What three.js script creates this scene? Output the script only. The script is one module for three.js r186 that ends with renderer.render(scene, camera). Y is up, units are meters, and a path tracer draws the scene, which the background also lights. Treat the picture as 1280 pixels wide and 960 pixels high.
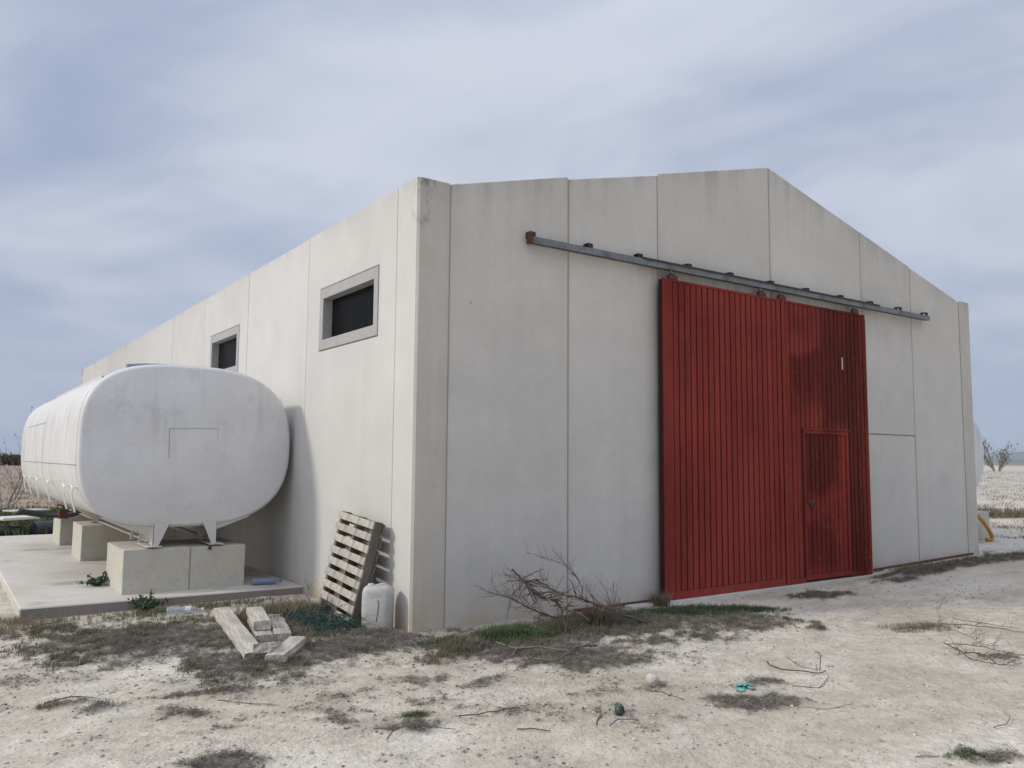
import * as THREE from 'three';
import { mergeGeometries } from 'three/addons/utils/BufferGeometryUtils.js';
import { RoundedBoxGeometry } from 'three/addons/geometries/RoundedBoxGeometry.js';

// ---------------------------------------------------------------- renderer, camera, sky, sun
const renderer = new THREE.WebGLRenderer({ antialias: true });
renderer.toneMapping = THREE.LinearToneMapping;
renderer.toneMappingExposure = 1.0;
renderer.shadowMap.enabled = true;
const scene = new THREE.Scene();

const camera = new THREE.PerspectiveCamera(50.23, 4 / 3, 0.1, 20000);
{
  const yaw = 0.6113, pitch = 0.0914, roll = 0.0081;
  const fwd = new THREE.Vector3(Math.sin(yaw) * Math.cos(pitch), Math.sin(pitch), -Math.cos(yaw) * Math.cos(pitch));
  const right = new THREE.Vector3(Math.cos(yaw), 0, Math.sin(yaw));
  const up = right.clone().cross(fwd);
  camera.up.copy(up.multiplyScalar(Math.cos(roll)).addScaledVector(right, -Math.sin(roll)));
  camera.position.set(-3.6788, 1.6067, 6.8541);
  camera.lookAt(camera.position.clone().add(fwd));
}

// ---- seeded noise
function mulberry(a) { return () => { a |= 0; a = a + 0x6D2B79F5 | 0; let t = Math.imul(a ^ a >>> 15, 1 | a); t = t + Math.imul(t ^ t >>> 7, 61 | t) ^ t; return ((t ^ t >>> 14) >>> 0) / 4294967296; }; }
const PERM = new Uint8Array(512), GRAD = new Float32Array(512);
{ const r = mulberry(7), p = [...Array(256).keys()]; for (let i = 255; i > 0; i--) { const j = Math.floor(r() * (i + 1)); [p[i], p[j]] = [p[j], p[i]]; } for (let i = 0; i < 512; i++) { PERM[i] = p[i & 255]; GRAD[i] = (PERM[i] / 255) * 2 - 1; } }
function noise2(x, y) {          // value noise, -1..1
  const xi = Math.floor(x), yi = Math.floor(y), fx = x - xi, fy = y - yi;
  const u = fx * fx * fx * (fx * (fx * 6 - 15) + 10), v = fy * fy * fy * (fy * (fy * 6 - 15) + 10);
  const X = xi & 255, Y = yi & 255, a = PERM[X] + Y, b = PERM[X + 1] + Y;
  const g00 = GRAD[a & 255], g01 = GRAD[(a + 1) & 255], g10 = GRAD[b & 255], g11 = GRAD[(b + 1) & 255];
  return (g00 + (g10 - g00) * u) * (1 - v) + (g01 + (g11 - g01) * u) * v;
}
function fbm(x, y, oct = 4) { let s = 0, a = 0.5, n = 0; for (let i = 0; i < oct; i++) { s += a * noise2(x + i * 17.3, y - i * 9.7); n += a; x *= 2.03; y *= 2.03; a *= 0.5; } return s / n; }
const sstep = (a, b, x) => { const t = Math.min(1, Math.max(0, (x - a) / (b - a))); return t * t * (3 - 2 * t); };
const clamp = (x, a = 0, b = 1) => Math.min(b, Math.max(a, x));
const mix = (a, b, t) => a + (b - a) * t;
const mix3 = (a, b, t) => [mix(a[0], b[0], t), mix(a[1], b[1], t), mix(a[2], b[2], t)];

// ---- sky: high broken cloud over pale blue
const SUN = new THREE.Vector3(-1, 0.62, -0.36).normalize();
{
  const W = 1536, H = 768, data = new Float32Array(W * H * 4);
  for (let j = 0; j < H; j++) {
    const el = ((j + 0.5) / H - 0.5) * Math.PI, y = Math.sin(el), c = Math.cos(el);
    for (let i = 0; i < W; i++) {
      const az = ((i + 0.5) / W - 0.5) * 2 * Math.PI, x = Math.cos(az) * c, z = Math.sin(az) * c, k = (j * W + i) * 4;
      let col;
      if (y < -0.01) col = [0.33, 0.30, 0.26];
      else {
        const yy = Math.max(y, 0), q = 1 / (yy + 0.16), px = x * q + 88.647, pz = z * q - 31.041;
        // clouds drawn out along the wind, with a soft warp
        const wx = fbm(px * 0.7 + 3.1, pz * 0.7 + 8.2, 3), wz = fbm(px * 0.7 - 5.3, pz * 0.7 + 1.4, 3), wc = Math.cos(1.402), ws = Math.sin(1.402);
        const a = px * wc + pz * ws + wx * 0.7, b = -px * ws + pz * wc + wz * 0.7;
        const big = fbm(a * 0.879 + 1.7, b * 1.359 + 4.4, 4), mid = fbm(a * 1.5 + 7.7, b * 2.9 + 2.1, 5), fine = fbm(a * 4.2 + 3, b * 7.5, 5);
        const wisp = fbm(a * 2.6 + fine * 0.5, b * 9.5 + 40, 5), puff = fbm(px * 3.4 + wx * 2, pz * 3.4 + wz * 2, 5);
        const m = sstep(-0.85, 0.78, big * 0.70 + mid * 0.46 + fine * 0.14 + wisp * 0.09 + puff * 0.34 + 0.03);
        const blue = mix3([0.375, 0.445, 0.60], [0.345, 0.415, 0.58], sstep(0, 0.45, yy));
        const grey = mix3([0.475, 0.53, 0.64], [0.625, 0.665, 0.77], sstep(0.02, 0.32, yy));
        col = mix3(blue, grey, m);
        const haze = Math.exp(-yy / 0.06);
        col = mix3(col, [0.40, 0.475, 0.60], haze * 0.6);
        const zen = 1 + 0.55 * sstep(0.42, 0.95, yy);                        // cloud is brighter overhead
        const s = x * SUN.x + y * SUN.y + z * SUN.z, glow = Math.pow(Math.max(0, s), 6) * 0.7;   // thin cloud scatters round the sun
        col = [col[0] * zen + glow * 0.95, col[1] * zen + glow * 0.93, col[2] * zen + glow * 0.9];
      }
      data[k] = col[0]; data[k + 1] = col[1]; data[k + 2] = col[2]; data[k + 3] = 1;
    }
  }
  const sky = new THREE.DataTexture(data, W, H, THREE.RGBAFormat, THREE.FloatType);
  sky.mapping = THREE.EquirectangularReflectionMapping; sky.magFilter = THREE.LinearFilter; sky.minFilter = THREE.LinearFilter; sky.needsUpdate = true;
  scene.background = sky; scene.environment = sky;
}
const sun = new THREE.DirectionalLight(new THREE.Color(1, 0.94, 0.84), 1.85);
sun.position.copy(SUN).multiplyScalar(60); sun.target.position.set(0, 0, 0); sun.castShadow = true; sun.shadow.radius = 11;
Object.assign(sun.shadow.camera, { left: -30, right: 30, top: 30, bottom: -30, near: 1, far: 150 }); sun.shadow.mapSize.set(4096, 4096);
scene.add(sun, sun.target);
scene.fog = new THREE.FogExp2(new THREE.Color(0.62, 0.70, 0.82), 0.00010);

// ---------------------------------------------------------------- helpers
const rand = mulberry(20240611);
const R = (a, b) => a + (b - a) * rand();
const V = (x, y, z) => new THREE.Vector3(x, y, z);
const used = {};
function numbered(n) { used[n] = (used[n] ?? -1) + 1; return used[n] ? `${n}_${String(used[n]).padStart(3, '0')}` : n; }
function tag(o, label, category, group, kind) { o.userData = {}; if (label) o.userData.label = label; if (category) o.userData.category = category; if (group) o.userData.group = group; if (kind) o.userData.kind = kind; return o; }
function shade(o) { o.castShadow = true; o.receiveShadow = true; return o; }
function thing(name, label, category, p = [0, 0, 0], turn = 0, group) { const o = new THREE.Group(); o.name = numbered(name); o.position.set(...p); o.rotation.y = turn; scene.add(o); return tag(o, label, category, group); }
function part(name, geo, m, parent = scene) { if (Array.isArray(geo)) geo = merge(geo); const o = shade(new THREE.Mesh(geo, m)); o.name = parent === scene ? numbered(name) : name; parent.add(o); return o; }
function merge(list) { return mergeGeometries(list.map((g) => { g = g.index ? g.toNonIndexed() : g; if (!g.attributes.uv) uvBox(g); for (const k of Object.keys(g.attributes)) if (!['position', 'normal', 'uv'].includes(k)) g.deleteAttribute(k); return g; })); }
function structure(o) { o.userData.kind = 'structure'; return o; }
function box(w, h, d, x = 0, y = 0, z = 0, r = 0.004) { const g = new RoundedBoxGeometry(w, h, d, 1, Math.min(r, w / 2.01, h / 2.01, d / 2.01)); uvBox(g, w, h, d); return g.translate(x, y, z); }
function uvBox(g) { const p = g.attributes.position, n = g.attributes.normal, uv = new Float32Array(p.count * 2); for (let i = 0; i < p.count; i++) { const ax = Math.abs(n.getX(i)), ay = Math.abs(n.getY(i)), az = Math.abs(n.getZ(i)); let u, v; if (ax > ay && ax > az) { u = p.getZ(i); v = p.getY(i); } else if (ay > az) { u = p.getX(i); v = p.getZ(i); } else { u = p.getX(i); v = p.getY(i); } uv[2 * i] = u; uv[2 * i + 1] = v; } g.setAttribute('uv', new THREE.BufferAttribute(uv, 2)); return g; }
function uvBy(g, f) { const p = g.attributes.position, uv = new Float32Array(p.count * 2); for (let i = 0; i < p.count; i++) { const [u, v] = f(p.getX(i), p.getY(i), p.getZ(i)); uv[2 * i] = u; uv[2 * i + 1] = v; } g.setAttribute('uv', new THREE.BufferAttribute(uv, 2)); return g; }
function extrude(pts, depth, bevel = 0.006, holes = []) {                 // outline in x, y; outer size kept, chamfered
  const s = new THREE.Shape(pts.map(([x, y]) => new THREE.Vector2(x, y)));
  for (const h of holes) s.holes.push(new THREE.Path(h.map(([x, y]) => new THREE.Vector2(x, y))));
  return new THREE.ExtrudeGeometry(s, { depth: depth - 2 * bevel, bevelEnabled: bevel > 0, bevelThickness: bevel, bevelSize: bevel, bevelOffset: -bevel, bevelSegments: 1, curveSegments: 8 }).translate(0, 0, bevel);
}
function tube(pts, r0, r1, seg = 6, rad = 6) {                             // tapering tube through points, closed at its ends
  const c = new THREE.CatmullRomCurve3(pts.map((p) => (p.isVector3 ? p : V(...p)))), n = Math.max(2, seg * (pts.length - 1));
  const fr = c.computeFrenetFrames(n, false), pos = [], idx = [], uv = [], L = c.getLength();
  for (let i = 0; i <= n; i++) { const t = i / n, p = c.getPointAt(t), r = mix(r0, r1, t); for (let k = 0; k <= rad; k++) { const a = k / rad * 2 * Math.PI; const q = p.clone().addScaledVector(fr.normals[i], Math.cos(a) * r).addScaledVector(fr.binormals[i], Math.sin(a) * r); pos.push(q.x, q.y, q.z); uv.push(k / rad * 0.1, t * L); } }
  for (let i = 0; i < n; i++) for (let k = 0; k < rad; k++) { const a = i * (rad + 1) + k, b = a + rad + 1; idx.push(a, a + 1, b, b, a + 1, b + 1); }
  for (const [row, flip] of [[0, 0], [n, 1]]) { const p = c.getPointAt(row / n), ci = pos.length / 3; pos.push(p.x, p.y, p.z); uv.push(0, 0); for (let k = 0; k < rad; k++) { const a = row * (rad + 1) + k; flip ? idx.push(ci, a, a + 1) : idx.push(ci, a + 1, a); } }
  const g = new THREE.BufferGeometry(); g.setAttribute('position', new THREE.Float32BufferAttribute(pos, 3)); g.setAttribute('uv', new THREE.Float32BufferAttribute(uv, 2)); g.setIndex(idx); g.computeVertexNormals(); return g;
}
const enc = (v) => 255 * (v <= 0.0031308 ? 12.92 * v : 1.055 * Math.pow(v, 1 / 2.4) - 0.055);
function colourMap(w, h, f, rep = false) {
  const d = new Uint8Array(w * h * 4);
  for (let j = 0; j < h; j++) for (let i = 0; i < w; i++) { const c = f((i + 0.5) / w, (j + 0.5) / h), k = (j * w + i) * 4; d[k] = enc(clamp(c[0])); d[k + 1] = enc(clamp(c[1])); d[k + 2] = enc(clamp(c[2])); d[k + 3] = 255; }
  return finish(d, w, h, rep, true);
}
function greyMap(w, h, f, rep = false) {
  const d = new Uint8Array(w * h * 4);
  for (let j = 0; j < h; j++) for (let i = 0; i < w; i++) { const c = 255 * clamp(f((i + 0.5) / w, (j + 0.5) / h)), k = (j * w + i) * 4; d[k] = d[k + 1] = d[k + 2] = c; d[k + 3] = 255; }
  return finish(d, w, h, rep, false);
}
function finish(d, w, h, rep, srgb) { const t = new THREE.DataTexture(d, w, h); if (srgb) t.colorSpace = THREE.SRGBColorSpace; t.magFilter = THREE.LinearFilter; t.minFilter = THREE.LinearMipmapLinearFilter; t.generateMipmaps = true; if (rep) t.wrapS = t.wrapT = THREE.RepeatWrapping; t.needsUpdate = true; return t; }
function std(name, o) { const m = new THREE.MeshStandardMaterial({ roughness: 0.85, metalness: 0, ...o }); m.name = name; return m; }
function matte(name, o) { const m = new THREE.MeshPhysicalMaterial({ specularIntensity: 0.3, ...o }); m.name = name; return m; }
const lin = (r, g, b) => new THREE.Color().setRGB(r, g, b);
function tfbm(u, v, f, oct = 4) {                                         // tileable fbm on the unit square
  const b = (x, y) => fbm(x * f, y * f, oct), su = u * u * (3 - 2 * u), sv = v * v * (3 - 2 * v);
  return mix(mix(b(u, v), b(u - 1, v), su), mix(b(u, v - 1), b(u - 1, v - 1), su), sv) * 1.25;
}

// ---------------------------------------------------------------- measures of the warehouse (front wall in z = 0, left wall in x = 0)
const LEN = 10.674, C = 0.3625, J = [C, 1.866, 3.23, 5.337, 7.444, 8.808, LEN - C], H = 4.332, H1 = 4.316, HA = 5.565, T = 0.2;
const CL = 0.424, PW = 2.4, NP = 9, DEPTH = CL * 2 + PW * NP;
const eave = (x) => H1 + (HA - H1) * clamp(Math.min(x - C, LEN - C - x) / (LEN / 2 - C));

// ---------------------------------------------------------------- materials
const PANEL_TONE = [0.985, 1.0, 1.025, 0.975, 1.01, 0.985, 1.015, 1.0];
const frontMap = colourMap(2048, 1024, (u, v) => {
  const X = u * 10.8 - 0.06, Y = v * 5.7 - 0.05, d = Math.max(0, eave(X) - Y);
  let pi = 0; for (const j of J) if (X > j) pi++;
  const cloud = fbm(X * 0.55 + 3, Y * 0.6 + 1, 4), mott = fbm(X * 3.1, Y * 3.1 + 9, 4), fine = fbm(X * 21, Y * 21, 3), streak = fbm(X * 7.5 + 40, Y * 0.35, 3);
  let c = mix3([0.588, 0.565, 0.522], [0.61, 0.574, 0.512], sstep(0.6, 3.8, Y + cloud * 1.2));
  let m = PANEL_TONE[pi] * (1 + 0.09 * cloud + 0.045 * mott + 0.035 * fine + 0.035 * streak);
  m *= 1 - 0.20 * Math.exp(-d / 0.22) * clamp(0.6 + streak + 0.6 * mott);          // rain grime under the coping
  m *= 1 - 0.10 * clamp(streak * 1.6 - 0.1) * Math.exp(-d / 1.2);
  if (Y < 3.86 && X > 2.9 && X < 8) m *= 1 - 0.16 * clamp(noise2(X * 26, 3) * 1.7 - 0.25) * Math.exp(-(3.86 - Y) / 0.22);   // drips below the rail
  let jd = 9; for (const j of J) jd = Math.min(jd, Math.abs(X - j));
  if (X > C) { const js = Math.exp(-Math.abs(X - 1.78) / 0.07) * sstep(1.2, 2.6, Y) * clamp(0.35 + cloud * 1.4 + mott); c = mix3(c, [0.50, 0.44, 0.35], 0.45 * js); }
  const band = fbm(X * 0.5 + pi * 3.1, Y * 2.6 + pi * 7.7, 3), blot = fbm(X * 1.7 + pi * 11.3, Y * 1.4 - pi * 5.1, 5); m *= 1 + 0.035 * band + 0.05 * blot - 0.07 * clamp(blot * 2.2 - 0.75);
  for (const k of [0.31, 0.68]) m *= 1 - 0.035 * Math.exp(-Math.pow((Y - H * k - 0.01 * noise2(X * 2, pi)) / 0.012, 2)) * clamp(0.4 + mott * 1.5);   // pour lines
  m *= 1 - 0.10 * Math.exp(-jd / 0.025) * clamp(0.7 + streak);
  if (X < C || X > LEN - C) { c = mix3(c, [0.585, 0.54, 0.465], 0.8); m *= 1 + 0.05 * fbm(X * 14, Y * 0.9, 3) - 0.05; }
  c = mix3(c, [0.47, 0.365, 0.245], (X < C ? 0.95 : 0.65) * Math.exp(-Math.max(0, Y - 0.04) / (X < C ? 0.2 : 0.14)) * clamp(0.55 + mott));                    // splashed soil
  if (X < 0.2 && Y > 3.7) { const r = Math.hypot((X - 0.05 + 0.03 * fbm(X * 20, Y * 9, 2)) / 0.07, (Y - 4.08 + 0.05 * fbm(X * 9, Y * 14, 2)) / 0.2); m *= 1 - 0.26 * clamp(0.4 + fbm(X * 30, Y * 22, 3) * 1.6) * Math.exp(-Math.pow((r - 1) / 0.3, 2)) - 0.35 * clamp(0.3 + fbm(X * 40, Y * 16, 3) * 2) * Math.exp(-(H - Y) / 0.09); }
  m *= 1 - 0.6 * Math.exp(-Math.pow(Math.hypot(X - 0.61, Y - 3.162) / 0.012, 2));
  return [c[0] * m, c[1] * m, c[2] * m];
});
const sideMap = colourMap(2048, 512, (u, v) => {
  const S = u * 22.8 - 0.06, Y = v * 4.6 - 0.1, d = Math.max(0, H - Y), pi = Math.floor((S - CL) / PW);
  const cloud = fbm(S * 0.6 + 13, Y * 0.7 + 1, 4), mott = fbm(S * 3.3, Y * 3.3 + 5, 4), streak = fbm(S * 8 + 70, Y * 0.4, 3);
  let c = [0.59, 0.576, 0.548];
  let m = (1 + 0.035 * noise2(pi * 3.7, 1)) * (1 + 0.04 * fbm(S * 1.6 + pi * 9, Y * 1.5, 4)) * (1 + 0.06 * cloud + 0.04 * mott + 0.03 * streak);
  m *= 1 - 0.16 * Math.exp(-d / 0.12) * clamp(0.5 + streak);
  if (S < CL) c = mix3(c, [0.585, 0.565, 0.525], 0.7);
  c = mix3(c, [0.50, 0.385, 0.25], 0.9 * Math.exp(-Math.max(0, Y) / 0.24) * clamp(0.6 + mott));
  if (S < 0.2 && Y > 3.7) m *= 1 - 0.16 * clamp(0.4 + fbm(S * 30, Y * 22, 3) * 2) * Math.exp(-Math.pow((Math.hypot((S - 0.02) / 0.12, (Y - 4.1) / 0.16) - 1) / 0.25, 2));
  return [c[0] * m, c[1] * m, c[2] * m];
});
const pitMap = greyMap(512, 512, (u, v) => 0.6 + 0.25 * tfbm(u, v, 9, 4) + 0.12 * tfbm(u + 0.3, v, 60, 2) - 0.5 * clamp(tfbm(u, v + 0.4, 44, 2) - 0.62) * 3, true);
const rep = (t, x, y = x) => { const c = t.clone(); c.wrapS = c.wrapT = THREE.RepeatWrapping; c.repeat.set(x, y); c.needsUpdate = true; return c; };
const FRONT = std('front_concrete', { map: frontMap, roughness: 0.86, bumpMap: rep(pitMap, 8, 4.2), bumpScale: 0.003 });
const SIDE = std('side_concrete', { map: sideMap, roughness: 0.86, bumpMap: rep(pitMap, 17, 3.4), bumpScale: 0.003 });
const castMap = colourMap(1024, 1024, (u, v) => { const a = tfbm(u, v, 5, 5), b = tfbm(u + 0.5, v, 26, 4), f = tfbm(u, v + 0.3, 90, 2); const m = 1 + 0.16 * a + 0.10 * b + 0.08 * f - 0.25 * clamp(b * 2 - 0.9); const c = mix3([0.42, 0.405, 0.38], [0.375, 0.355, 0.305], clamp(0.45 + a * 1.3)); return [c[0] * m, c[1] * m, c[2] * m]; }, true);
const CAST = std('cast_concrete', { map: rep(castMap, 0.6), color: lin(1.32, 1.32, 1.26), roughness: 0.92, bumpMap: rep(pitMap, 1.4), bumpScale: 0.006 });
const slabMap = colourMap(1024, 1024, (u, v) => { const a = tfbm(u, v, 4, 5), b = tfbm(u + 0.5, v, 19, 4), f = tfbm(u, v + 0.3, 90, 2), st = clamp(tfbm(u + 0.2, v + 0.7, 9, 4) * 2.2 - 0.7); const m = 1 + 0.08 * a + 0.07 * b + 0.06 * f - 0.28 * st; const c = mix3([0.60, 0.575, 0.53], [0.50, 0.46, 0.395], clamp(0.35 + a * 1.2)); return [c[0] * m, c[1] * m, c[2] * m]; }, true);
const CASTPALE = std('slab_concrete', { map: rep(slabMap, 0.24), roughness: 0.92, bumpMap: rep(pitMap, 1.1), bumpScale: 0.005 });
const SURROUND = std('window_surround_concrete', { map: rep(castMap, 0.8), color: lin(1.0, 1.02, 1.1), roughness: 0.9, bumpMap: rep(pitMap, 1.5), bumpScale: 0.003 });
const SEAL = std('joint_sealant', { color: lin(0.33, 0.30, 0.25), roughness: 0.95 });
const ROOFM = std('roof_sheet', { color: lin(0.4, 0.4, 0.39), roughness: 0.6, metalness: 0.3 });
const GLASS = new THREE.MeshPhysicalMaterial({ color: lin(0.5, 0.5, 0.48), roughness: 0.3, specularIntensity: 0.25, transmission: 1, thickness: 0, ior: 1.35 }); GLASS.name = 'dusty_glass';
const DARKBAR = std('dark_bar', { color: lin(0.07, 0.068, 0.06), roughness: 0.7 });
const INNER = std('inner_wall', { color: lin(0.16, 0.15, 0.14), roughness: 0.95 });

// red paint of the sliding door, in metres of the door; grime and bleaching as the paint has them
const doorMap = colourMap(1024, 1024, (u, v) => {
  const X = 3.1 + u * 4.3, Y = v * 3.85, slat = Math.floor((X - 3.28) / 0.103);
  const cl = fbm(X * 1.1 + 6, Y * 0.9, 4), mo = fbm(X * 4.5, Y * 3.5 + 20, 4), st = fbm(X * 16, Y * 0.8 + 7, 3), fi = fbm(X * 40, Y * 40, 2), sj = noise2(slat * 7.31, 2.2);
  let c = mix3([0.272, 0.046, 0.033], [0.190, 0.028, 0.021], clamp(0.5 + cl * 0.9 + mo * 0.4));
  c = mix3(c, [0.34, 0.055, 0.038], 0.4 * clamp(mo * 1.5 + 0.1 + sj * 0.4));
  let grime = 0;
  if (X > 5.4) {
    const edge = fbm(X * 2.3, Y * 1.9 + 3, 4) * 0.35;
    const sj2 = noise2(slat * 3.77 + 0.5, 8.2);
    grime = Math.max(grime, 0.88 * sstep(6.14, 6.27, X + edge * 0.12) * sstep(1.9, 2.15, Y + edge * 0.4));                                 // dark sheet above the wicket
    grime = Math.max(grime, 0.84 * sstep(5.44, 5.58, X + edge * 0.2) * (1 - sstep(3.02, 3.16, Y + edge * 0.4)) * sstep(2.15, 2.6, Y + edge * 0.7));
    grime = Math.max(grime, 0.55 * sstep(5.42, 5.5, X) * sstep(3.15, 3.4, Y) * clamp(0.5 + mo * 1.2));
    grime = Math.max(grime, 0.93 * sstep(6.74, 6.82, X) * (1 - 0.35 * sstep(7.08, 7.2, X)));                                  // right margin
    grime = Math.max(grime, 0.35 * clamp(0.4 + st) * (X < 5.75 ? 1 : 0));
    grime *= 1 - 0.28 * clamp(sj2 * 1.4);
    const inW = X > 5.77 && X < 6.72 && Y > 0.10 && Y < 1.99;
    if (inW) {
      grime = Math.max(grime, 0.86 * sstep(1.0, 1.3, Y + edge) * (1 - sstep(6.46, 6.66, X + edge * 0.3)));
      grime = Math.max(grime, 0.70 * (1 - sstep(0.72, 0.9, Y + edge * 0.6)) * sstep(0.12, 0.3, Y) * (1 - sstep(6.40, 6.62, X + edge * 0.6)));
      const arc = Math.hypot((X - 6.35) / 0.45, (Y - 1.25) / 0.52); grime *= 1 - 0.75 * Math.exp(-Math.pow((arc - 1) / 0.12, 2)) * (Y < 1.2 ? 1 : 0);
    }
    grime *= clamp(0.98 + 0.22 * mo + 0.5 * st, 0.72, 1);
    grime = Math.max(grime, 0.4 * clamp(st * 1.8 - 0.25) * clamp(cl + 0.6));
  } else grime = 0.45 * clamp(mo * 1.3 + st * 0.9 - 0.55) + 0.4 * Math.exp(-Math.pow(Math.hypot((X - 4.75) / 0.3, (Y - 3.2) / 0.15), 2)) * clamp(0.3 + mo * 2);
  grime = clamp(grime + (X > 5.4 ? 0.16 : 0.22) * clamp(fbm(X * 34, Y * 0.55 + 3, 3) * 1.9 - 0.2) * clamp(0.5 + cl));
  c = mix3(c, [0.090, 0.017, 0.011], clamp(grime));
  const chip = sstep(0.44, 0.52, fbm(X * 19 + 3, Y * 15 - 8, 4)); c = mix3(c, [0.17, 0.075, 0.055], 0.6 * chip * (X > 5.2 && X < 5.5 || Y < 0.5 ? 1 : 0.5));
  c = mix3(c, [0.40, 0.09, 0.075], 0.25 * sstep(0.22, 0.02, Y) * clamp(0.5 + mo));
  const m = (1 + 0.08 * fi) * (1 + 0.07 * sj);
  return [c[0] * m, c[1] * m, c[2] * m];
});
const RED = matte('red_door_paint', { map: doorMap, roughness: 0.85, bumpMap: rep(pitMap, 5), bumpScale: 0.0012 });
const REDFRAME = std('red_frame_paint', { color: lin(0.20, 0.024, 0.017), roughness: 0.85, bumpMap: rep(pitMap, 3), bumpScale: 0.001 });
const REDDARK = std('red_back_sheet', { color: lin(0.045, 0.008, 0.008), roughness: 0.95 });
const RUST = std('rusty_paint', { map: colourMap(256, 256, (u, v) => { const a = tfbm(u, v, 6, 4); return mix3([0.16, 0.045, 0.035], [0.09, 0.045, 0.03], clamp(0.5 + a * 1.6)); }, true), roughness: 0.85 });
const STEEL = std('weathered_steel', { map: colourMap(512, 256, (u, v) => { const a = tfbm(u, v, 6, 4), b = tfbm(u, v, 40, 2); const c = mix3([0.215, 0.225, 0.235], [0.14, 0.125, 0.11], clamp(0.25 + a * 1.4)); const m = 1 + 0.15 * b; return [c[0] * m, c[1] * m, c[2] * m]; }, true), roughness: 0.6, metalness: 0.35 });
const DARKSTEEL = std('dark_steel', { color: lin(0.055, 0.05, 0.045), roughness: 0.7, metalness: 0.2 });
const BRASS = std('worn_metal', { color: lin(0.085, 0.055, 0.048), roughness: 0.75, metalness: 0.2 });

const tankMap = colourMap(1024, 1024, (u, v) => {                          // u round the section (0 = right, 0.25 = top), v along the tank
  const a = fbm(u * 22, v * 16, 4), b = fbm(u * 60 + 4, v * 46, 3), side = fbm(v * 70, u * 9 + 5, 4);
  let c = [0.655, 0.642, 0.622], m = 1 + 0.07 * a + 0.04 * b;
  m *= 1 - 0.24 * clamp(side * 1.9 - 0.15) * clamp(1 - Math.abs(u - 0.5) * 4.2);
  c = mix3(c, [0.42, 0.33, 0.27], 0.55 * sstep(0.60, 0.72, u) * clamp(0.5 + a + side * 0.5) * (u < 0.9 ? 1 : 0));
  for (const s of [0.14, 0.29, 0.5, 0.64, 0.8]) m *= 1 - 0.10 * Math.exp(-Math.pow((v - s) / 0.006, 2));
  return [c[0] * m, c[1] * m, c[2] * m];
}, true);
const headMap = colourMap(1024, 1024, (u, v) => {                          // flat map of the end, -1.3..1.3 m
  const x = (u - 0.5) * 2.6, y = (v - 0.5) * 2.6, a = fbm(x * 1.3 + 5, y * 1.3, 4), b = fbm(x * 5, y * 5 + 3, 4), f = fbm(x * 28, y * 28, 2), s = fbm(x * 6 + 9, y * 1.1, 3);
  let m = 1 + 0.07 * a + 0.05 * b + 0.025 * f + 0.035 * s; m *= 1 - 0.20 * clamp(b * 1.9 - 0.45) * sstep(-0.4, 0.7, y);
  m *= 1 - 0.12 * clamp(fbm(x * 14 + 2, y * 1.2 + 5, 3) * 2 - 0.35) * sstep(0.9, -0.1, Math.abs(y - 0.4));
  const spot = sstep(0.5, 0.58, fbm(x * 9 + 20, y * 9 - 3, 4)); m *= 1 - 0.05 * spot;
  m *= 1 - 0.06 * Math.exp(-Math.pow((y - 0.34 + 0.1 * a) / 0.18, 2));
  const c = [0.705, 0.70, 0.695]; return [c[0] * m, c[1] * m, c[2] * m];
});
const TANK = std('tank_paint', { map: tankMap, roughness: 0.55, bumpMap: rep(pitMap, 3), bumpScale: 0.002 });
const HEAD = std('tank_end_paint', { map: headMap, roughness: 0.5, bumpMap: rep(pitMap, 1), bumpScale: 0.004 });
const WHITE = std('white_steel', { color: lin(0.62, 0.60, 0.57), roughness: 0.6 });
const WHITEDIRTY = std('dirty_white_steel', { map: colourMap(256, 256, (u, v) => { const a = tfbm(u, v, 5, 4), b = tfbm(u, v, 22, 3); return mix3([0.58, 0.56, 0.52], [0.34, 0.22, 0.16], clamp(-0.15 + a * 1.2 + b * 0.6)); }, true), roughness: 0.75 });
const BLACKRUB = std('black_rubber', { color: lin(0.022, 0.022, 0.026), roughness: 0.6 });
const GREYPIPE = std('grey_pipe', { color: lin(0.16, 0.18, 0.22), roughness: 0.5 });

const woodMap = colourMap(512, 512, (u, v) => { const g = tfbm(u * 1, v * 1, 3, 3), l = fbm(u * 60 + g * 3, v * 3, 3), k = fbm(u * 140, v * 5, 2); const t = clamp(0.5 + l * 0.7 + g * 0.3); const c = mix3([0.25, 0.228, 0.20], [0.55, 0.52, 0.465], t); const m = (1 + 0.2 * k) * (1 - 0.45 * clamp(fbm(u * 34 + 9, v * 1.6 + 2, 3) * 2.2 - 0.75)); return [c[0] * m, c[1] * m, c[2] * m]; }, true);
const woodBump = greyMap(512, 512, (u, v) => 0.5 + 0.4 * fbm(u * 70, v * 3, 3) + 0.2 * fbm(u * 150, v * 6, 2), true);
const WOODS = [1.12, 1.22, 1.04, 1.16].map((k, i) => std('weathered_wood_' + ['ash', 'pale', 'dull', 'silver'][i], { map: rep(woodMap, 4, 1.3), color: lin(k, k * (0.97 + 0.01 * i), k * 0.95), roughness: 0.92, bumpMap: rep(woodBump, 4, 1.3), bumpScale: 0.004 }));
const WOODSHADE = std('weathered_wood_shaded', { map: rep(woodMap, 4, 1.3), color: lin(0.42, 0.40, 0.38), roughness: 0.95, bumpMap: rep(woodBump, 4, 1.3), bumpScale: 0.004 });  // wood darkened to stand for shade on the stringers and rear boards
const BARK = std('dry_bark', { color: lin(0.12, 0.095, 0.08), roughness: 0.95, bumpMap: rep(woodBump, 10, 4), bumpScale: 0.003 });
const BARKGREY = std('grey_bark', { color: lin(0.20, 0.175, 0.15), roughness: 0.95, bumpMap: rep(woodBump, 10, 4), bumpScale: 0.003 });
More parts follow.
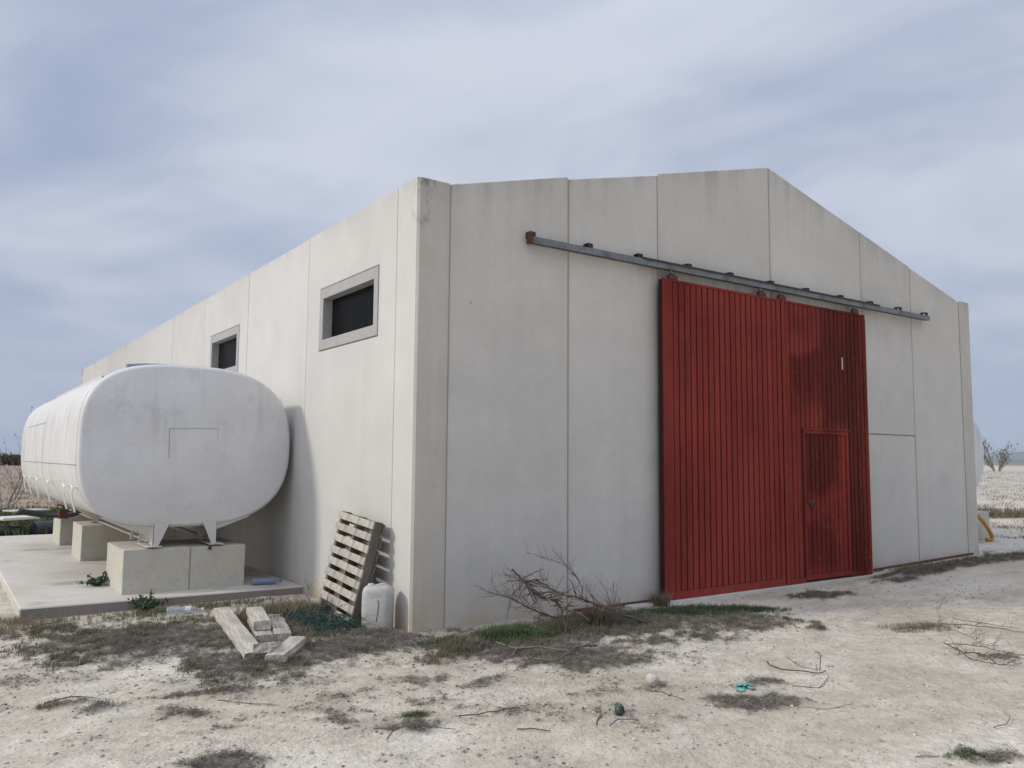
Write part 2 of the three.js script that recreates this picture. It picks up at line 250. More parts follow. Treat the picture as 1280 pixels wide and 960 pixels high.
const TWIG = std('dry_twig', { color: lin(0.175, 0.135, 0.108), roughness: 0.95 });
const leafy = (name, r, g, b) => { const m = new THREE.MeshPhysicalMaterial({ color: lin(r, g, b), roughness: 0.9, transmission: 0.25, thickness: 0, side: THREE.DoubleSide }); m.name = name; return m; };
const STONE = std('pale_stone', { color: lin(0.52, 0.49, 0.44), roughness: 0.95, bumpMap: rep(pitMap, 2), bumpScale: 0.006 });

// ---------------------------------------------------------------- ground
// where dead weed litter lies: [x, z, rx, rz, turn, strength]
const LITTER = [
  [-2.0, -1.0, 1.25, 1.0, 0.3, 1.0], [-1.6, 0.35, 0.75, 0.75, 0.5, 0.9], [-0.55, 0.25, 0.8, 0.6, 0.2, 1.0], [-1.0, -1.0, 0.9, 1.2, 0, 0.9], [-2.7, -1.9, 0.7, 0.5, 0.2, 0.7],
  [0.55, 0.95, 1.0, 0.75, 0.25, 1.15], [0.75, 1.65, 0.95, 0.45, 0.3, 0.95], [1.9, 0.75, 1.0, 0.62, 0.1, 1.1], [2.9, 1.25, 0.95, 0.65, 0.35, 0.9], [1.9, 1.55, 0.9, 0.4, 0.3, 0.7], [3.3, 1.9, 0.35, 0.2, 0.4, 0.6],
  [-1.62, 2.02, 0.30, 0.12, 0.35, 0.85], [-1.2, 2.30, 0.28, 0.13, 0.2, 0.9], [-2.2, 0.95, 0.45, 0.12, 0.45, 0.9], [-2.72, 0.95, 0.25, 0.14, 0.3, 0.8], [-2.95, 0.65, 0.25, 0.12, 0.3, 0.8], [-2.35, 1.35, 0.3, 0.1, 0.5, 0.7], [-1.3, 1.45, 0.6, 0.18, 0.4, 0.55], [-0.7, 1.35, 0.55, 0.2, 0.3, 0.6], [-0.3, 1.75, 0.5, 0.14, 0.3, 0.6], [-0.9, 1.95, 0.3, 0.1, 0.3, 0.6],
  [0.86, 3.1, 0.42, 0.24, 0.35, 1.0], [1.35, 2.85, 0.3, 0.1, 0.4, 0.9], [0.55, 2.55, 0.35, 0.12, 0.3, 0.6], [0.25, 2.35, 0.4, 0.15, 0.3, 0.6],
  [-2.38, 2.42, 0.27, 0.16, 0.4, 1.2], [1.08, 4.52, 0.22, 0.12, 0.5, 1.0], [1.45, 4.75, 0.2, 0.1, 0.4, 0.7],
  [5.1, 0.85, 0.5, 0.2, 0.3, 1.0], [8.2, 0.5, 1.5, 0.26, 0.06, 1.1], [10.2, 0.55, 1.2, 0.28, 0.02, 1.1], [6.9, 0.7, 0.5, 0.14, 0.15, 0.9], [3.55, 3.5, 0.22, 0.12, 0.5, 0.8], [4.7, 2.3, 0.5, 0.12, 0.4, 0.35],
];
function litter(x, z) {
  if (x < -6 || x > 13 || z < -5 || z > 6) return 0;
  const wx = x + 0.16 * fbm(x * 1.7 + 4, z * 1.7, 3), wz = z + 0.16 * fbm(x * 1.7 - 9, z * 1.7 + 6, 3);
  let s = 0;
  for (const [cx, cz, rx, rz, a, k] of LITTER) { const dx = wx - cx, dz = wz - cz; if (Math.abs(dx) > 2.6 || Math.abs(dz) > 2.6) continue; const c = Math.cos(a), n = Math.sin(a), p = (dx * c + dz * n) / rx, q = (-dx * n + dz * c) / rz; s = Math.max(s, k * Math.exp(-(p * p + q * q) * 1.1)); }
  const n = fbm(x * 4.2, z * 6.5 + 3, 4), n2 = fbm(x * 15, z * 19, 3);
  const sp = sstep(0.30, 0.62, fbm(x * 2.1 + 31, z * 3.6 - 12, 3) * 0.9 + 0.42 * n2 + 0.1) * 0.42 * sstep(1.8, 0.4, x + z * 0.15) * sstep(4.2, 2.6, z) * sstep(-4.2, -3.4, x);
  return clamp(Math.max(sstep(0.22, 0.85, s + 0.36 * n + 0.22 * n2 - 0.02), sp));
}
const SLAB = { x0: -2.9, x1: -0.004, z0: -11.4, z1: -2.74, y: 0.09 };
function gh(x, z) {
  const d = Math.hypot(x, z);
  if (x > 0.12 && x < LEN - 0.12 && z < -0.12 && z > -DEPTH + 0.12) return -0.06;
  let y = 0.10 * sstep(4, 11, x) * sstep(4.5, 0, z) - 0.03 * sstep(-0.6, -3.2, x) * sstep(1.5, -1.5, z);
  if (d < 60) y += (0.016 * fbm(x * 0.9, z * 0.9, 3) + 0.009 * fbm(x * 3.7, z * 3.7 + 2, 3) + (d < 14 ? 0.0055 * fbm(x * 14, z * 14, 3) + 0.003 * fbm(x * 38, z * 38, 2) : 0)) * sstep(60, 25, d);
  y += 0.03 * litter(x, z) * clamp(0.6 + noise2(x * 9, z * 9));
  if (x > SLAB.x0 - 0.05 && x < 0.3 && z < SLAB.z1 + 0.03 && z > SLAB.z0 - 0.05) return Math.min(y, -0.02);
  if (z > -0.25 && z < 0.5 && x > 3.0 && x < 7.6) y = mix(-0.012, y, sstep(0.2, 0.5, z));
  y += 0.06 * Math.exp(-(Math.pow((x + 0.45) / 0.3, 2) + Math.pow((z + 1.15) / 0.35, 2)));              // soil heaped at the wall by the pallet
  y += 0.35 * fbm(x / 70, z / 70, 3) * sstep(40, 200, d) - 0.0 * d;
  if (x > 15 && z < 20 && x < 40) y += 0.10 * Math.exp(-Math.pow((z + 4.2 - (x - 20) * 0.55) / 0.6, 2)) * sstep(15, 18, x) * sstep(40, 32, x);
  return y;
}
{
  const axis = (lo, hi, step, minV, maxV) => { const a = []; for (let v = lo; v <= hi; v += step) a.push(v); let s = step, v = a[a.length - 1]; while (v < maxV) { s *= 1.16; v += s; a.push(v); } s = step; v = lo; const b = []; while (v > minV) { s *= 1.16; v -= s; b.push(v); } return [...b.reverse(), ...a]; };
  const xs = axis(-4.2, 5.6, 0.026, -3000, 9000), zs = axis(-2.9, 5.1, 0.026, -9000, 300), nx = xs.length, nz = zs.length;
  const pos = new Float32Array(nx * nz * 3), col = new Float32Array(nx * nz * 3), uv = new Float32Array(nx * nz * 2), idx = new Uint32Array((nx - 1) * (nz - 1) * 6);
  for (let j = 0; j < nz; j++) for (let i = 0; i < nx; i++) {
    const x = xs[i], z = zs[j], k = j * nx + i, d = Math.hypot(x + 3.7, z - 6.8);
    pos[k * 3] = x; pos[k * 3 + 1] = gh(x, z); pos[k * 3 + 2] = z; uv[k * 2] = x / 2.3; uv[k * 2 + 1] = z / 2.3;
    const mac = fbm(x * 0.55 + 2, z * 0.8 + 7, 4), med = fbm(x * 2.6, z * 3.8, 4), sm = d < 20 ? fbm(x * 12, z * 15, 3) : 0;
    let c = mix3([0.705, 0.65, 0.555], [0.53, 0.47, 0.375], clamp(0.40 + mac * 1.0 + med * 0.5 + sm * 0.3));
    const L = litter(x, z); c = mix3(c, [0.225, 0.20, 0.168], 0.88 * L);
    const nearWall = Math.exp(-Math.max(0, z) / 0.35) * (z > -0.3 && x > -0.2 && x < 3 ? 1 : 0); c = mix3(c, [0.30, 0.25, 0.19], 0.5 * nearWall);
    if (z < -9) { const f = sstep(-11, -16, z) * sstep(40, 8, x); const row = 0.5 + 0.5 * noise2(x * 0.02, z * 0.35); c = mix3(c, mix3([0.41, 0.32, 0.25], [0.33, 0.25, 0.19], row), f); const g = Math.exp(-Math.pow((z + 15.5) / 3.2, 2)) * sstep(3, -1, x); c = mix3(c, [0.12, 0.13, 0.06], clamp(g * (0.7 + med))); }
    if (x > 14) { const b = Math.exp(-Math.pow((z + 4.2 - (x - 20) * 0.55) / 0.8, 2)) * sstep(15, 18, x); c = mix3(c, [0.27, 0.19, 0.12], clamp(b * (0.8 + med))); c = mix3(c, [0.56, 0.51, 0.44], 0.6 * sstep(24, 40, x)); }
    c = mix3(c, mix3([0.30, 0.25, 0.19], [0.22, 0.21, 0.14], clamp(0.5 + fbm(x / 300, z / 160, 3))), sstep(350, 900, d));
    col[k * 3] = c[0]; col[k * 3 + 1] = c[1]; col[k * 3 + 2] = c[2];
  }
  let q = 0; for (let j = 0; j < nz - 1; j++) for (let i = 0; i < nx - 1; i++) { const a = j * nx + i, b = a + 1, c = a + nx, d = c + 1; idx.set([a, c, b, b, c, d], q); q += 6; }
  const g = new THREE.BufferGeometry(); g.setAttribute('position', new THREE.BufferAttribute(pos, 3)); g.setAttribute('color', new THREE.BufferAttribute(col, 3)); g.setAttribute('uv', new THREE.BufferAttribute(uv, 2)); g.setIndex(new THREE.BufferAttribute(idx, 1)); g.computeVertexNormals();
  const gmap = colourMap(1024, 1024, (u, v) => { const a = tfbm(u, v, 7, 5), b = tfbm(u + 0.4, v, 34, 4), s = tfbm(u, v + 0.6, 110, 2); const m = 0.86 + 0.14 * a + 0.14 * b + 0.10 * s - 0.35 * clamp(s * 1.6 - 0.75); return [m, m * 0.992, m * 0.975]; }, true);
  const gb = greyMap(1024, 1024, (u, v) => 0.5 + 0.28 * tfbm(u, v, 12, 5) + 0.2 * tfbm(u + 0.2, v, 60, 3) + 0.14 * tfbm(u, v, 150, 2), true);
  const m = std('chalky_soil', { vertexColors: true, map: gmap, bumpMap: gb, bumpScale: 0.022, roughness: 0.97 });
  structure(part('ground', g, m)).castShadow = false;
}
// far blue hills along the horizon
{
  const mk = (r, h, seed, m, a0, a1) => { const n = 160, pos = [], idx = []; for (let i = 0; i <= n; i++) { const a = mix(a0, a1, i / n), x = Math.sin(a), z = -Math.cos(a), top = h * (0.62 + 0.55 * fbm(a * 9 + seed, seed, 4)); for (const [rr, y] of [[r * 0.9, -30], [r * 0.96, top * 0.55], [r, top], [r * 1.1, -30]]) pos.push(x * rr, y, z * rr); } for (let i = 0; i < n; i++) for (let k = 0; k < 3; k++) { const a = i * 4 + k, b = a + 4; idx.push(a, b, a + 1, a + 1, b, b + 1); } const g = new THREE.BufferGeometry(); g.setAttribute('position', new THREE.Float32BufferAttribute(pos, 3)); g.setIndex(idx); g.computeVertexNormals(); structure(part('hills', g, m)).castShadow = false; };
  mk(6000, 62, 3.3, std('hill_scrub', { color: lin(0.12, 0.12, 0.08), roughness: 1 }), 0.3, 2.4);
  mk(8200, 120, 8.1, std('far_hill_scrub', { color: lin(0.12, 0.12, 0.09), roughness: 1 }), 0.3, 2.4);
}

// ---------------------------------------------------------------- the warehouse
const hall = thing('warehouse', 'pale precast concrete panel warehouse with a low gable front and small side windows', 'warehouse');
{
  const fuv = (x, y) => [(x + 0.06) / 10.8, (y + 0.05) / 5.7], suv = (x, y, z) => [(-z + 0.06) / 22.8, (y + 0.1) / 4.6];
  const B = -0.35, gap = 0.007;
  // front panels; each a little out of line with the next
  const dz = [0, 0.003, -0.002, 0.002, 0, -0.003, 0.002], dy = [0, 0.022, -0.018, 0.008, 0.0, 0.004, -0.008];
  for (let i = 0; i < 6; i++) {
    const a = J[i] + gap, b = J[i + 1] - gap, low = i === 2 || i === 3 ? 3.62 : B;
    const pts = [[a, low], [b, low], [b, eave(b) + dy[i + 1] * (i < 3 ? 1 : 0.4)], [a, eave(a) + dy[i + 1] * (i < 3 ? 0.4 : 1)]];
    const g = uvBy(extrude(pts, T, 0.008).translate(0, 0, -T + dz[i]), fuv);
    if (i === 4) { // two castings one above the other
      const up = [[a, 2.024], [b, 2.024], pts[2], pts[3]], dn = [[a, B], [b, B], [b, 2.008], [a, 2.008]];
      part('wall_panel', uvBy(extrude(up, T, 0.008).translate(0, 0, -T), fuv), FRONT, hall); part('wall_panel', uvBy(extrude(dn, T, 0.008).translate(0, 0, -T - 0.004), fuv), FRONT, hall);
    } else part('wall_panel', g, FRONT, hall);
  }
  for (let i = 0; i < J.length; i++) { const x = J[i], lo = i === 3 ? 3.63 : B; part('joint_seal', box(0.05, eave(x) - 0.02 - lo, 0.05, x, (eave(x) - 0.02 + lo) / 2, -0.006 - 0.025 - (i === 3 ? 0.004 : 0)), SEAL, hall); }
  part('joint_seal', box(J[5] - J[4] - 0.03, 0.04, 0.04, (J[4] + J[5]) / 2, 2.016, -0.035), SEAL, hall);
  // corner columns, chamfered arrises
  const plan = [[0, -CL + gap], [0, -0.022], [0.022, 0], [C - gap, 0], [C - gap, -T], [T, -T], [T, -CL + gap]];
  for (const s of [0, 1]) for (const back of [0, 1]) {
    const sh = plan.map(([x, z]) => [s ? LEN - x : x, back ? DEPTH + z : -z]); if (s !== back) sh.reverse();
    const g = extrude(sh, H - B, 0.006).rotateX(-Math.PI / 2).translate(0, B, 0); g.computeVertexNormals();
    const nrm = g.attributes.normal, p = g.attributes.position, uv = g.attributes.uv;
    const front = !back && !s; for (let i = 0; i < p.count; i++) { const [u, v] = front && Math.abs(nrm.getX(i)) > 0.8 ? [0, 0] : fuv(s ? p.getX(i) : p.getX(i), p.getY(i)); uv.setXY(i, u, v); }
    if (front) { // the two faces carry the two maps: split the column by face
      const keep = (test) => { const P = [], N = [], U = []; for (let t = 0; t < p.count; t += 3) { const n = nrm.getX(t); if ((n < -0.75) !== test) continue; for (let k = t; k < t + 3; k++) { P.push(p.getX(k), p.getY(k), p.getZ(k)); N.push(nrm.getX(k), nrm.getY(k), nrm.getZ(k)); const [u, v] = test ? suv(p.getX(k), p.getY(k), p.getZ(k)) : fuv(p.getX(k), p.getY(k)); U.push(u, v); } } const q = new THREE.BufferGeometry(); q.setAttribute('position', new THREE.Float32BufferAttribute(P, 3)); q.setAttribute('normal', new THREE.Float32BufferAttribute(N, 3)); q.setAttribute('uv', new THREE.Float32BufferAttribute(U, 2)); return q; };
      const colm = part('corner_column', keep(false), FRONT, hall); part('column_side', keep(true), SIDE, colm);
    } else part('corner_column', g, FRONT, hall);
  }
  // left and right walls
  const WIN = { w: 1.6, y0: 2.862, y1: 3.618 };
  for (const s of [0, 1]) for (let i = 0; i < NP; i++) {
    const a = CL + PW * i + gap, b = CL + PW * (i + 1) - gap, mid = (a + b) / 2, hole = !s && (i === 0 || i === 2) ? [[[mid - 0.8, WIN.y0], [mid - 0.8, WIN.y1], [mid + 0.8, WIN.y1], [mid + 0.8, WIN.y0]]] : [];
    const g = uvBy(extrude([[a, B], [b, B], [b, H - 0.004 * (i % 3)], [a, H - 0.004 * (i % 3)]], T, 0.007, hole).rotateY(Math.PI / 2).translate(s ? LEN - T : 0.002 * (i % 2), 0, 0), suv);
    part('wall_panel', g, SIDE, hall);
  }
  for (const s of [0, 1]) for (let i = 0; i <= NP; i++) { const z = -(CL + PW * i); part('joint_seal', box(0.05, H - 0.03 - B, 0.05, s ? LEN - 0.034 : 0.034, (H - 0.03 + B) / 2, z), SEAL, hall); }
  // back wall
  for (let i = 0; i < 6; i++) part('wall_panel', uvBy(extrude([[J[i] + gap, B], [J[i + 1] - gap, B], [J[i + 1] - gap, eave(J[i + 1] - gap)], [J[i] + gap, eave(J[i] + gap)]], T, 0.008).translate(0, 0, -DEPTH), fuv), FRONT, hall);
  // roof, a little under the copings
  for (const s of [0, 1]) { const x0 = s ? LEN / 2 : T, x1 = s ? LEN - T : LEN / 2; part('roof_sheet', extrude([[x0, eave(x0) - 0.34], [x1, eave(x1) - 0.34], [x1, eave(x1) - 0.26], [x0, eave(x0) - 0.26]], DEPTH - 2 * T, 0).translate(0, 0, -DEPTH + T), ROOFM, hall); }
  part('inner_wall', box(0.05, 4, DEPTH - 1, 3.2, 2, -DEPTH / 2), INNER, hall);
  // windows
  for (const i of [0, 2]) {
    const mid = CL + PW * (i + 0.5), w = new THREE.Group(); w.name = 'window'; w.position.set(0, (WIN.y0 + WIN.y1) / 2, -mid); hall.add(w);
    const hw = 0.8 - 0.012, hh = (WIN.y1 - WIN.y0) / 2 - 0.012, iw = 0.69, ih = 0.246;
    part('surround', uvBox(extrude([[-hw, -hh], [hw, -hh], [hw, hh], [-hw, hh]], 0.215, 0.004, [[[-iw, -ih], [-iw, ih], [iw, ih], [iw, -ih]]]).rotateY(Math.PI / 2).translate(-0.006, 0, 0)), SURROUND, w);
    part('caulking', extrude([[-0.803, -hh - 0.015], [0.803, -hh - 0.015], [0.803, hh + 0.015], [-0.803, hh + 0.015]], 0.04, 0, [[[-hw + 0.004, -hh + 0.004], [-hw + 0.004, hh - 0.004], [hw - 0.004, hh - 0.004], [hw - 0.004, -hh + 0.004]]]).rotateY(Math.PI / 2).translate(0.012, 0, 0), SEAL, w);
    part('pane', box(0.006, ih * 2, iw * 2, 0.115, 0, 0, 0.001), GLASS, w);
    for (const k of [-1, 1]) part('bar', box(0.025, ih * 2, 0.03, 0.15, 0, k * 0.24 + 0.03), DARKBAR, w);
  }
}
// concrete strip under the doors and the rusty floor guide in front of it
part('door_sill', box(5.9, 0.12, 0.34, 5.55, -0.035, 0.03, 0.01), CASTPALE); tag(scene.children.at(-1), 'flush concrete threshold strip under the red sliding doors', 'threshold');
{ const t = thing('floor_guide', 'thin rusty floor guide rail along the foot of the front wall', 'rail', [0, 0, 0]); part('rail', box(1.25, 0.03, 0.035, 2.52, 0.03, 0.062), RUST, t); part('rail', box(2.9, 0.03, 0.035, 8.9, 0.06, 0.045).applyMatrix4(new THREE.Matrix4().makeTranslation(7.4, 0.05, 0).multiply(new THREE.Matrix4().makeRotationZ(0.022)).multiply(new THREE.Matrix4().makeTranslation(-7.4, -0.05, 0))), RUST, t); }

// ---------------------------------------------------------------- rail and sliding doors
{
  const t = thing('door_track', 'grey steel overhead door track bolted high across the gable wall', 'door track');
  const y0 = 3.855, y1 = 3.925, x0 = 1.30, x1 = 9.15, prof = [[0.05, y1], [0.05, y0], [0.075, y0], [0.075, y0 + 0.006], [0.057, y0 + 0.006], [0.057, y1 - 0.006], [0.113, y1 - 0.006], [0.113, y0 + 0.006], [0.100, y0 + 0.006], [0.100, y0], [0.12, y0], [0.12, y1]];
  part('channel', uvBox(extrude(prof.map(([z, y]) => [-z, y]).reverse(), x1 - x0, 0).rotateY(Math.PI / 2).translate(x0, 0, 0)), STEEL, t);
  part('rain_hood', [box(4.85, 0.004, 0.12, 5.30, 3.937, 0.072, 0.001), box(4.85, 0.022, 0.004, 5.30, 3.929, 0.132, 0.001)], DARKSTEEL, t);
  const bx = [1.32, 2.11, 2.87, 3.69, 4.455, 5.265, 6.03, 6.835, 7.585, 8.36, 9.12];
  bx.forEach((x, i) => { const b = part('bracket', [box(0.075, 0.07, 0.01, x, 3.955, 0.007), box(0.075, 0.01, 0.075, x, 3.983, 0.045), box(0.07, 0.05, 0.012, x, 3.962, 0.082)], RUST, t); part('bolt', new THREE.CylinderGeometry(0.011, 0.011, 0.02, 6).rotateX(Math.PI / 2).translate(x, 3.965, 0.092), DARKSTEEL, b); });
  part('end_stop', [box(0.02, 0.12, 0.09, x0 - 0.012, 3.915, 0.07), box(0.05, 0.02, 0.08, x0 + 0.012, 3.965, 0.07)], RUST, t);
}
function doorUV(g) { return uvBy(g, (x, y) => [(x - 3.1) / 4.3, y / 3.85]); }
function leaf(x0, x1, label, stiles) {
  const t = thing('sliding_door_leaf', label, 'sliding door', [0, 0, 0]); const yb = 0.025, yt = 3.735, z = 0.15;
  part('back_sheet', box(x1 - x0 - 0.01, yt - yb - 0.02, 0.06, (x0 + x1) / 2, (yb + yt) / 2, 0.106), REDDARK, t);
  const sl = (a, b, lo, hi, zz = z, name = 'slat', par = t) => { const w = b - a; const g = extrude([[a, lo], [b, lo], [b, hi], [a, hi]], 0.016, 0.003).translate(0, 0, zz - 0.016); return part(name, doorUV(g), RED, par); };
  return { t, sl, yb, yt, z };
}
{
  const { t, sl, yb, yt, z } = leaf(3.155, 5.318, 'left red sliding door leaf of plain vertical metal slats');
  const lo = 0.12, hi = 3.70;
  sl(3.155, 3.315, yb, yt, z + 0.003, 'stile'); sl(5.245, 5.318, yb, yt, z + 0.003, 'stile');
  sl(3.318, 5.242, yb, lo - 0.004, z + 0.004, 'bottom_rail'); sl(3.318, 5.242, hi + 0.004, yt, z + 0.001, 'top_rail');
  const n = 19, w = (5.242 - 3.318) / n; for (let i = 0; i < n; i++) sl(3.318 + w * i + 0.011, 3.318 + w * (i + 1) - 0.011, lo, hi, z - 0.002 + R(-0.002, 0.001));
  for (let i = 0; i < 7; i++) part('rivet', new THREE.SphereGeometry(0.008, 6, 4).scale(1, 1, 0.5).translate(3.225 + R(-0.004, 0.004), 0.35 + i * 0.52, z + 0.004), REDFRAME, t);
  for (const x of [3.351, 4.99]) { const h = part('hanger', [box(0.14, 0.05, 0.05, x, 3.765, 0.115), box(0.09, 0.03, 0.045, x, 3.798, 0.112)], RUST, t); part('hanger_rod', new THREE.CylinderGeometry(0.014, 0.014, 0.08, 8).translate(x, 3.84, 0.095), STEEL, h); }
}
{
  const { t, sl, yb, yt, z } = leaf(5.345, 7.275, 'right red sliding door leaf with dark grime and a wicket door');
  const lo = 0.10, hi = 3.70, n = 18, a0 = 5.42, a1 = 7.20, w = (a1 - a0) / n, W0 = 5.745, W1 = 6.765, WB = 0.055, WT = 2.025;
  sl(5.345, 5.417, yb, yt, z + 0.003, 'stile'); sl(7.203, 7.275, yb, yt, z + 0.002, 'stile');
  sl(5.42, 7.2, hi + 0.004, yt, z + 0.001, 'top_rail'); sl(5.42, W0 - 0.004, yb, lo - 0.004, z + 0.003, 'bottom_rail'); sl(W1 + 0.004, 7.2, yb, lo - 0.004, z + 0.003, 'bottom_rail');
  for (let i = 0; i < n; i++) { const a = a0 + w * i + 0.010, b = a0 + w * (i + 1) - 0.010; const spans = b < W0 || a > W1 ? [[lo, hi]] : a < W0 - 0.03 ? [[lo, hi, a, W0 - 0.008]] : b > W1 + 0.03 ? [[lo, hi, W1 + 0.008, b]] : [[WT + 0.012, hi]]; for (const [l, h, aa, bb] of spans) { if ((aa ?? a) < (bb ?? b) - 0.01) sl(aa ?? a, bb ?? b, l, h, z - 0.003 + R(-0.002, 0.001)); } if (a < W0 - 0.03 && b > W0) sl(W0, b, WT + 0.012, hi, z - 0.003); }
  // wicket
  const wk = new THREE.Group(); wk.name = 'wicket_door'; t.add(wk); tag(wk, 'small wicket door with a raised frame set in the right leaf');
  part('frame', doorUV(merge([box(0.055, WT - WB, 0.03, W0 + 0.028, (WT + WB) / 2, z - 0.004), box(0.055, WT - WB, 0.03, W1 - 0.028, (WT + WB) / 2, z - 0.004), box(W1 - W0 - 0.112, 0.06, 0.03, (W0 + W1) / 2, WT - 0.03, z - 0.006), box(W1 - W0 - 0.112, 0.07, 0.028, (W0 + W1) / 2, WB + 0.035, z - 0.004)])), RED, wk);
  part('drip_bar', doorUV(box(W1 - W0 + 0.03, 0.022, 0.04, (W0 + W1) / 2, WT + 0.012, z + 0.006)), RED, wk);
  const m = 9, ww = (W1 - W0 - 0.116) / m; for (let i = 0; i < m; i++) sl(W0 + 0.058 + ww * i + 0.009, W0 + 0.058 + ww * (i + 1) - 0.009, WB + 0.073, WT - 0.063, z - 0.002 + R(-0.003, 0.001), 'slat', wk);
  part('lock_plate', new THREE.CylinderGeometry(0.052, 0.055, 0.012, 20).rotateX(Math.PI / 2).translate(5.905, 1.05, z + 0.008), BRASS, wk);
  part('handle', [new THREE.TorusGeometry(0.03, 0.008, 6, 16).translate(5.905, 1.03, z + 0.022), new THREE.SphereGeometry(0.016, 10, 8).translate(5.905, 1.06, z + 0.02)], BRASS, wk);
  part('pale_mark', box(0.02, 0.17, 0.012, 6.68, 2.98, z + 0.004, 0.003), std('pale_streak', { color: lin(0.62, 0.56, 0.50), roughness: 0.7 }), t);  // pale strip added for a small white mark on the leaf
  for (const x of [5.40, 7.085]) { const h = part('hanger', [box(0.14, 0.05, 0.05, x, 3.765, 0.115), box(0.09, 0.03, 0.045, x, 3.798, 0.112)], RUST, t); part('hanger_rod', new THREE.CylinderGeometry(0.014, 0.014, 0.08, 8).translate(x, 3.84, 0.095), STEEL, h); }
  part('edge_strip', box(0.006, 3.6, 0.05, 7.279, 1.86, 0.13, 0.001), std('yellowed_edge', { color: lin(0.42, 0.33, 0.16), roughness: 0.8 }), t);
}

// ---------------------------------------------------------------- tank, slab and plinths on the left
{
  const g = uvBox(extrude([[SLAB.x0, -SLAB.z1], [SLAB.x1, -SLAB.z1 - 0.08], [SLAB.x1, -SLAB.z0], [SLAB.x0, -SLAB.z0]], 0.28, 0.012).rotateX(-Math.PI / 2).translate(0, SLAB.y - 0.28, 0));
  const sl = part('concrete_slab', g, CASTPALE); part('slab_edge', box(SLAB.x1 - SLAB.x0 - 0.03, 0.16, 0.006, 0, 0, 0, 0.001).rotateY(-0.0275).translate((SLAB.x0 + SLAB.x1) / 2, SLAB.y - 0.096, SLAB.z1 + 0.0425), std('dark_edge_concrete', { map: rep(castMap, 0.9), color: lin(0.60, 0.57, 0.58), roughness: 0.95, bumpMap: rep(pitMap, 1.4), bumpScale: 0.006 }), sl);  // thin darker strip laid over the front face of the slab
  tag(sl, 'pale concrete slab under the near white tank and its plinths', 'slab');
}
function plinth(label, x0, x1, z0, z1, y, top, seam) {
  const t = thing('plinth', label, 'plinth', [0, 0, 0], 0), h = top - y, mid = seam ?? 0.5, xm = mix(x0, x1, mid);
  part('block', box(xm - x0 - 0.004, h, z1 - z0, (x0 + xm) / 2 - 0.002, y + h / 2, (z0 + z1) / 2, 0.012), CAST, t);
  part('block', box(x1 - xm - 0.004, h - 0.006, z1 - z0 - 0.004, (x1 + xm) / 2 + 0.002, y + (h - 0.006) / 2, (z0 + z1) / 2 - 0.001, 0.012), CAST, t);
  part('mortar_joint', box(0.02, h - 0.03, z1 - z0 - 0.02, xm, y + h / 2 - 0.005, (z0 + z1) / 2, 0.001), SEAL, t);
  return t;
}
{
  const a = plinth('nearest concrete plinth under the front end of the white tank', -1.92, -0.585, -4.09, -3.06, SLAB.y - 0.01, 0.575, 0.53);
  part('stub', new THREE.CylinderGeometry(0.02, 0.02, 0.03, 10).rotateX(Math.PI / 2).translate(-1.0, 0.55, -3.055), DARKSTEEL, a);
  plinth('middle concrete plinth under the white tank, rust stained on its face', -1.88, -0.585, -7.42, -6.5, SLAB.y - 0.01, 0.60, 0.62);
  plinth('farthest concrete plinth under the rear of the white tank', -1.87, -0.585, -10.0, -9.02, SLAB.y - 0.01, 0.58);
}
function section(a, b, n, k, N) { const th = k / N * 2 * Math.PI, c = Math.cos(th), s = Math.sin(th); if (Array.isArray(n)) n = c < 0 ? n[1] : n[0]; return [a * Math.sign(c) * Math.pow(Math.abs(c), 2 / n), b * Math.sign(s) * Math.pow(Math.abs(s), 2 / n)]; }
function tankShell(a, b, n, z0, z1) {
  const N = 120, M = 60, pos = [], uv = [], idx = [];
  for (let j = 0; j <= M; j++) for (let k = 0; k <= N; k++) { const [x, y] = section(a, b, n, k, N), z = mix(z0, z1, j / M), d = 1 + 0.005 * fbm(Math.cos(k / N * 6.283) * 3, z * 1.1 + Math.sin(k / N * 6.283) * 3, 3); pos.push(x * d, y * d, z); uv.push(k / N, j / M); }
  for (let j = 0; j < M; j++) for (let k = 0; k < N; k++) { const p = j * (N + 1) + k, q = p + N + 1; idx.push(p, p + 1, q, q, p + 1, q + 1); }
  const g = new THREE.BufferGeometry(); g.setAttribute('position', new THREE.Float32BufferAttribute(pos, 3)); g.setAttribute('uv', new THREE.Float32BufferAttribute(uv, 2)); g.setIndex(idx); g.computeVertexNormals(); return g;
}
function tankHead(a, b, n, z, dish, dir) {                                 // dished end with a rolled knuckle
  const N = 120, M = 26, pos = [], uv = [], idx = [];
  for (let j = 0; j <= M; j++) { const t = j / M; let s, dz; if (t < 0.35) { const q = t / 0.35 * Math.PI / 2; s = 1 - 0.055 * (1 - Math.cos(q)); dz = 0.055 * Math.sin(q); } else { const q = (t - 0.35) / 0.65; s = 0.945 * (1 - q); dz = 0.055 + dish * (1 - Math.pow(1 - q, 2)); }
    for (let k = 0; k <= N; k++) { const [x, y] = section(a, b, n, k, N); const w = (0.013 * fbm(x * s * 1.7, y * s * 1.7 + 4, 3) + 0.0035 * fbm(x * s * 5, y * s * 5, 2)) * clamp(t * 2); pos.push(x * s, y * s, z + dir * (dz + w)); uv.push(x * s / 2.6 + 0.5, y * s / 2.6 + 0.5); } }
  for (let j = 0; j < M; j++) for (let k = 0; k < N; k++) { const p = j * (N + 1) + k, q = p + N + 1; dir > 0 ? idx.push(p, p + 1, q, q, p + 1, q + 1) : idx.push(p, q, p + 1, p + 1, q, q + 1); }
  const g = new THREE.BufferGeometry(); g.setAttribute('position', new THREE.Float32BufferAttribute(pos, 3)); g.setAttribute('uv', new THREE.Float32BufferAttribute(uv, 2)); g.setIndex(idx); g.computeVertexNormals(); return g;
}
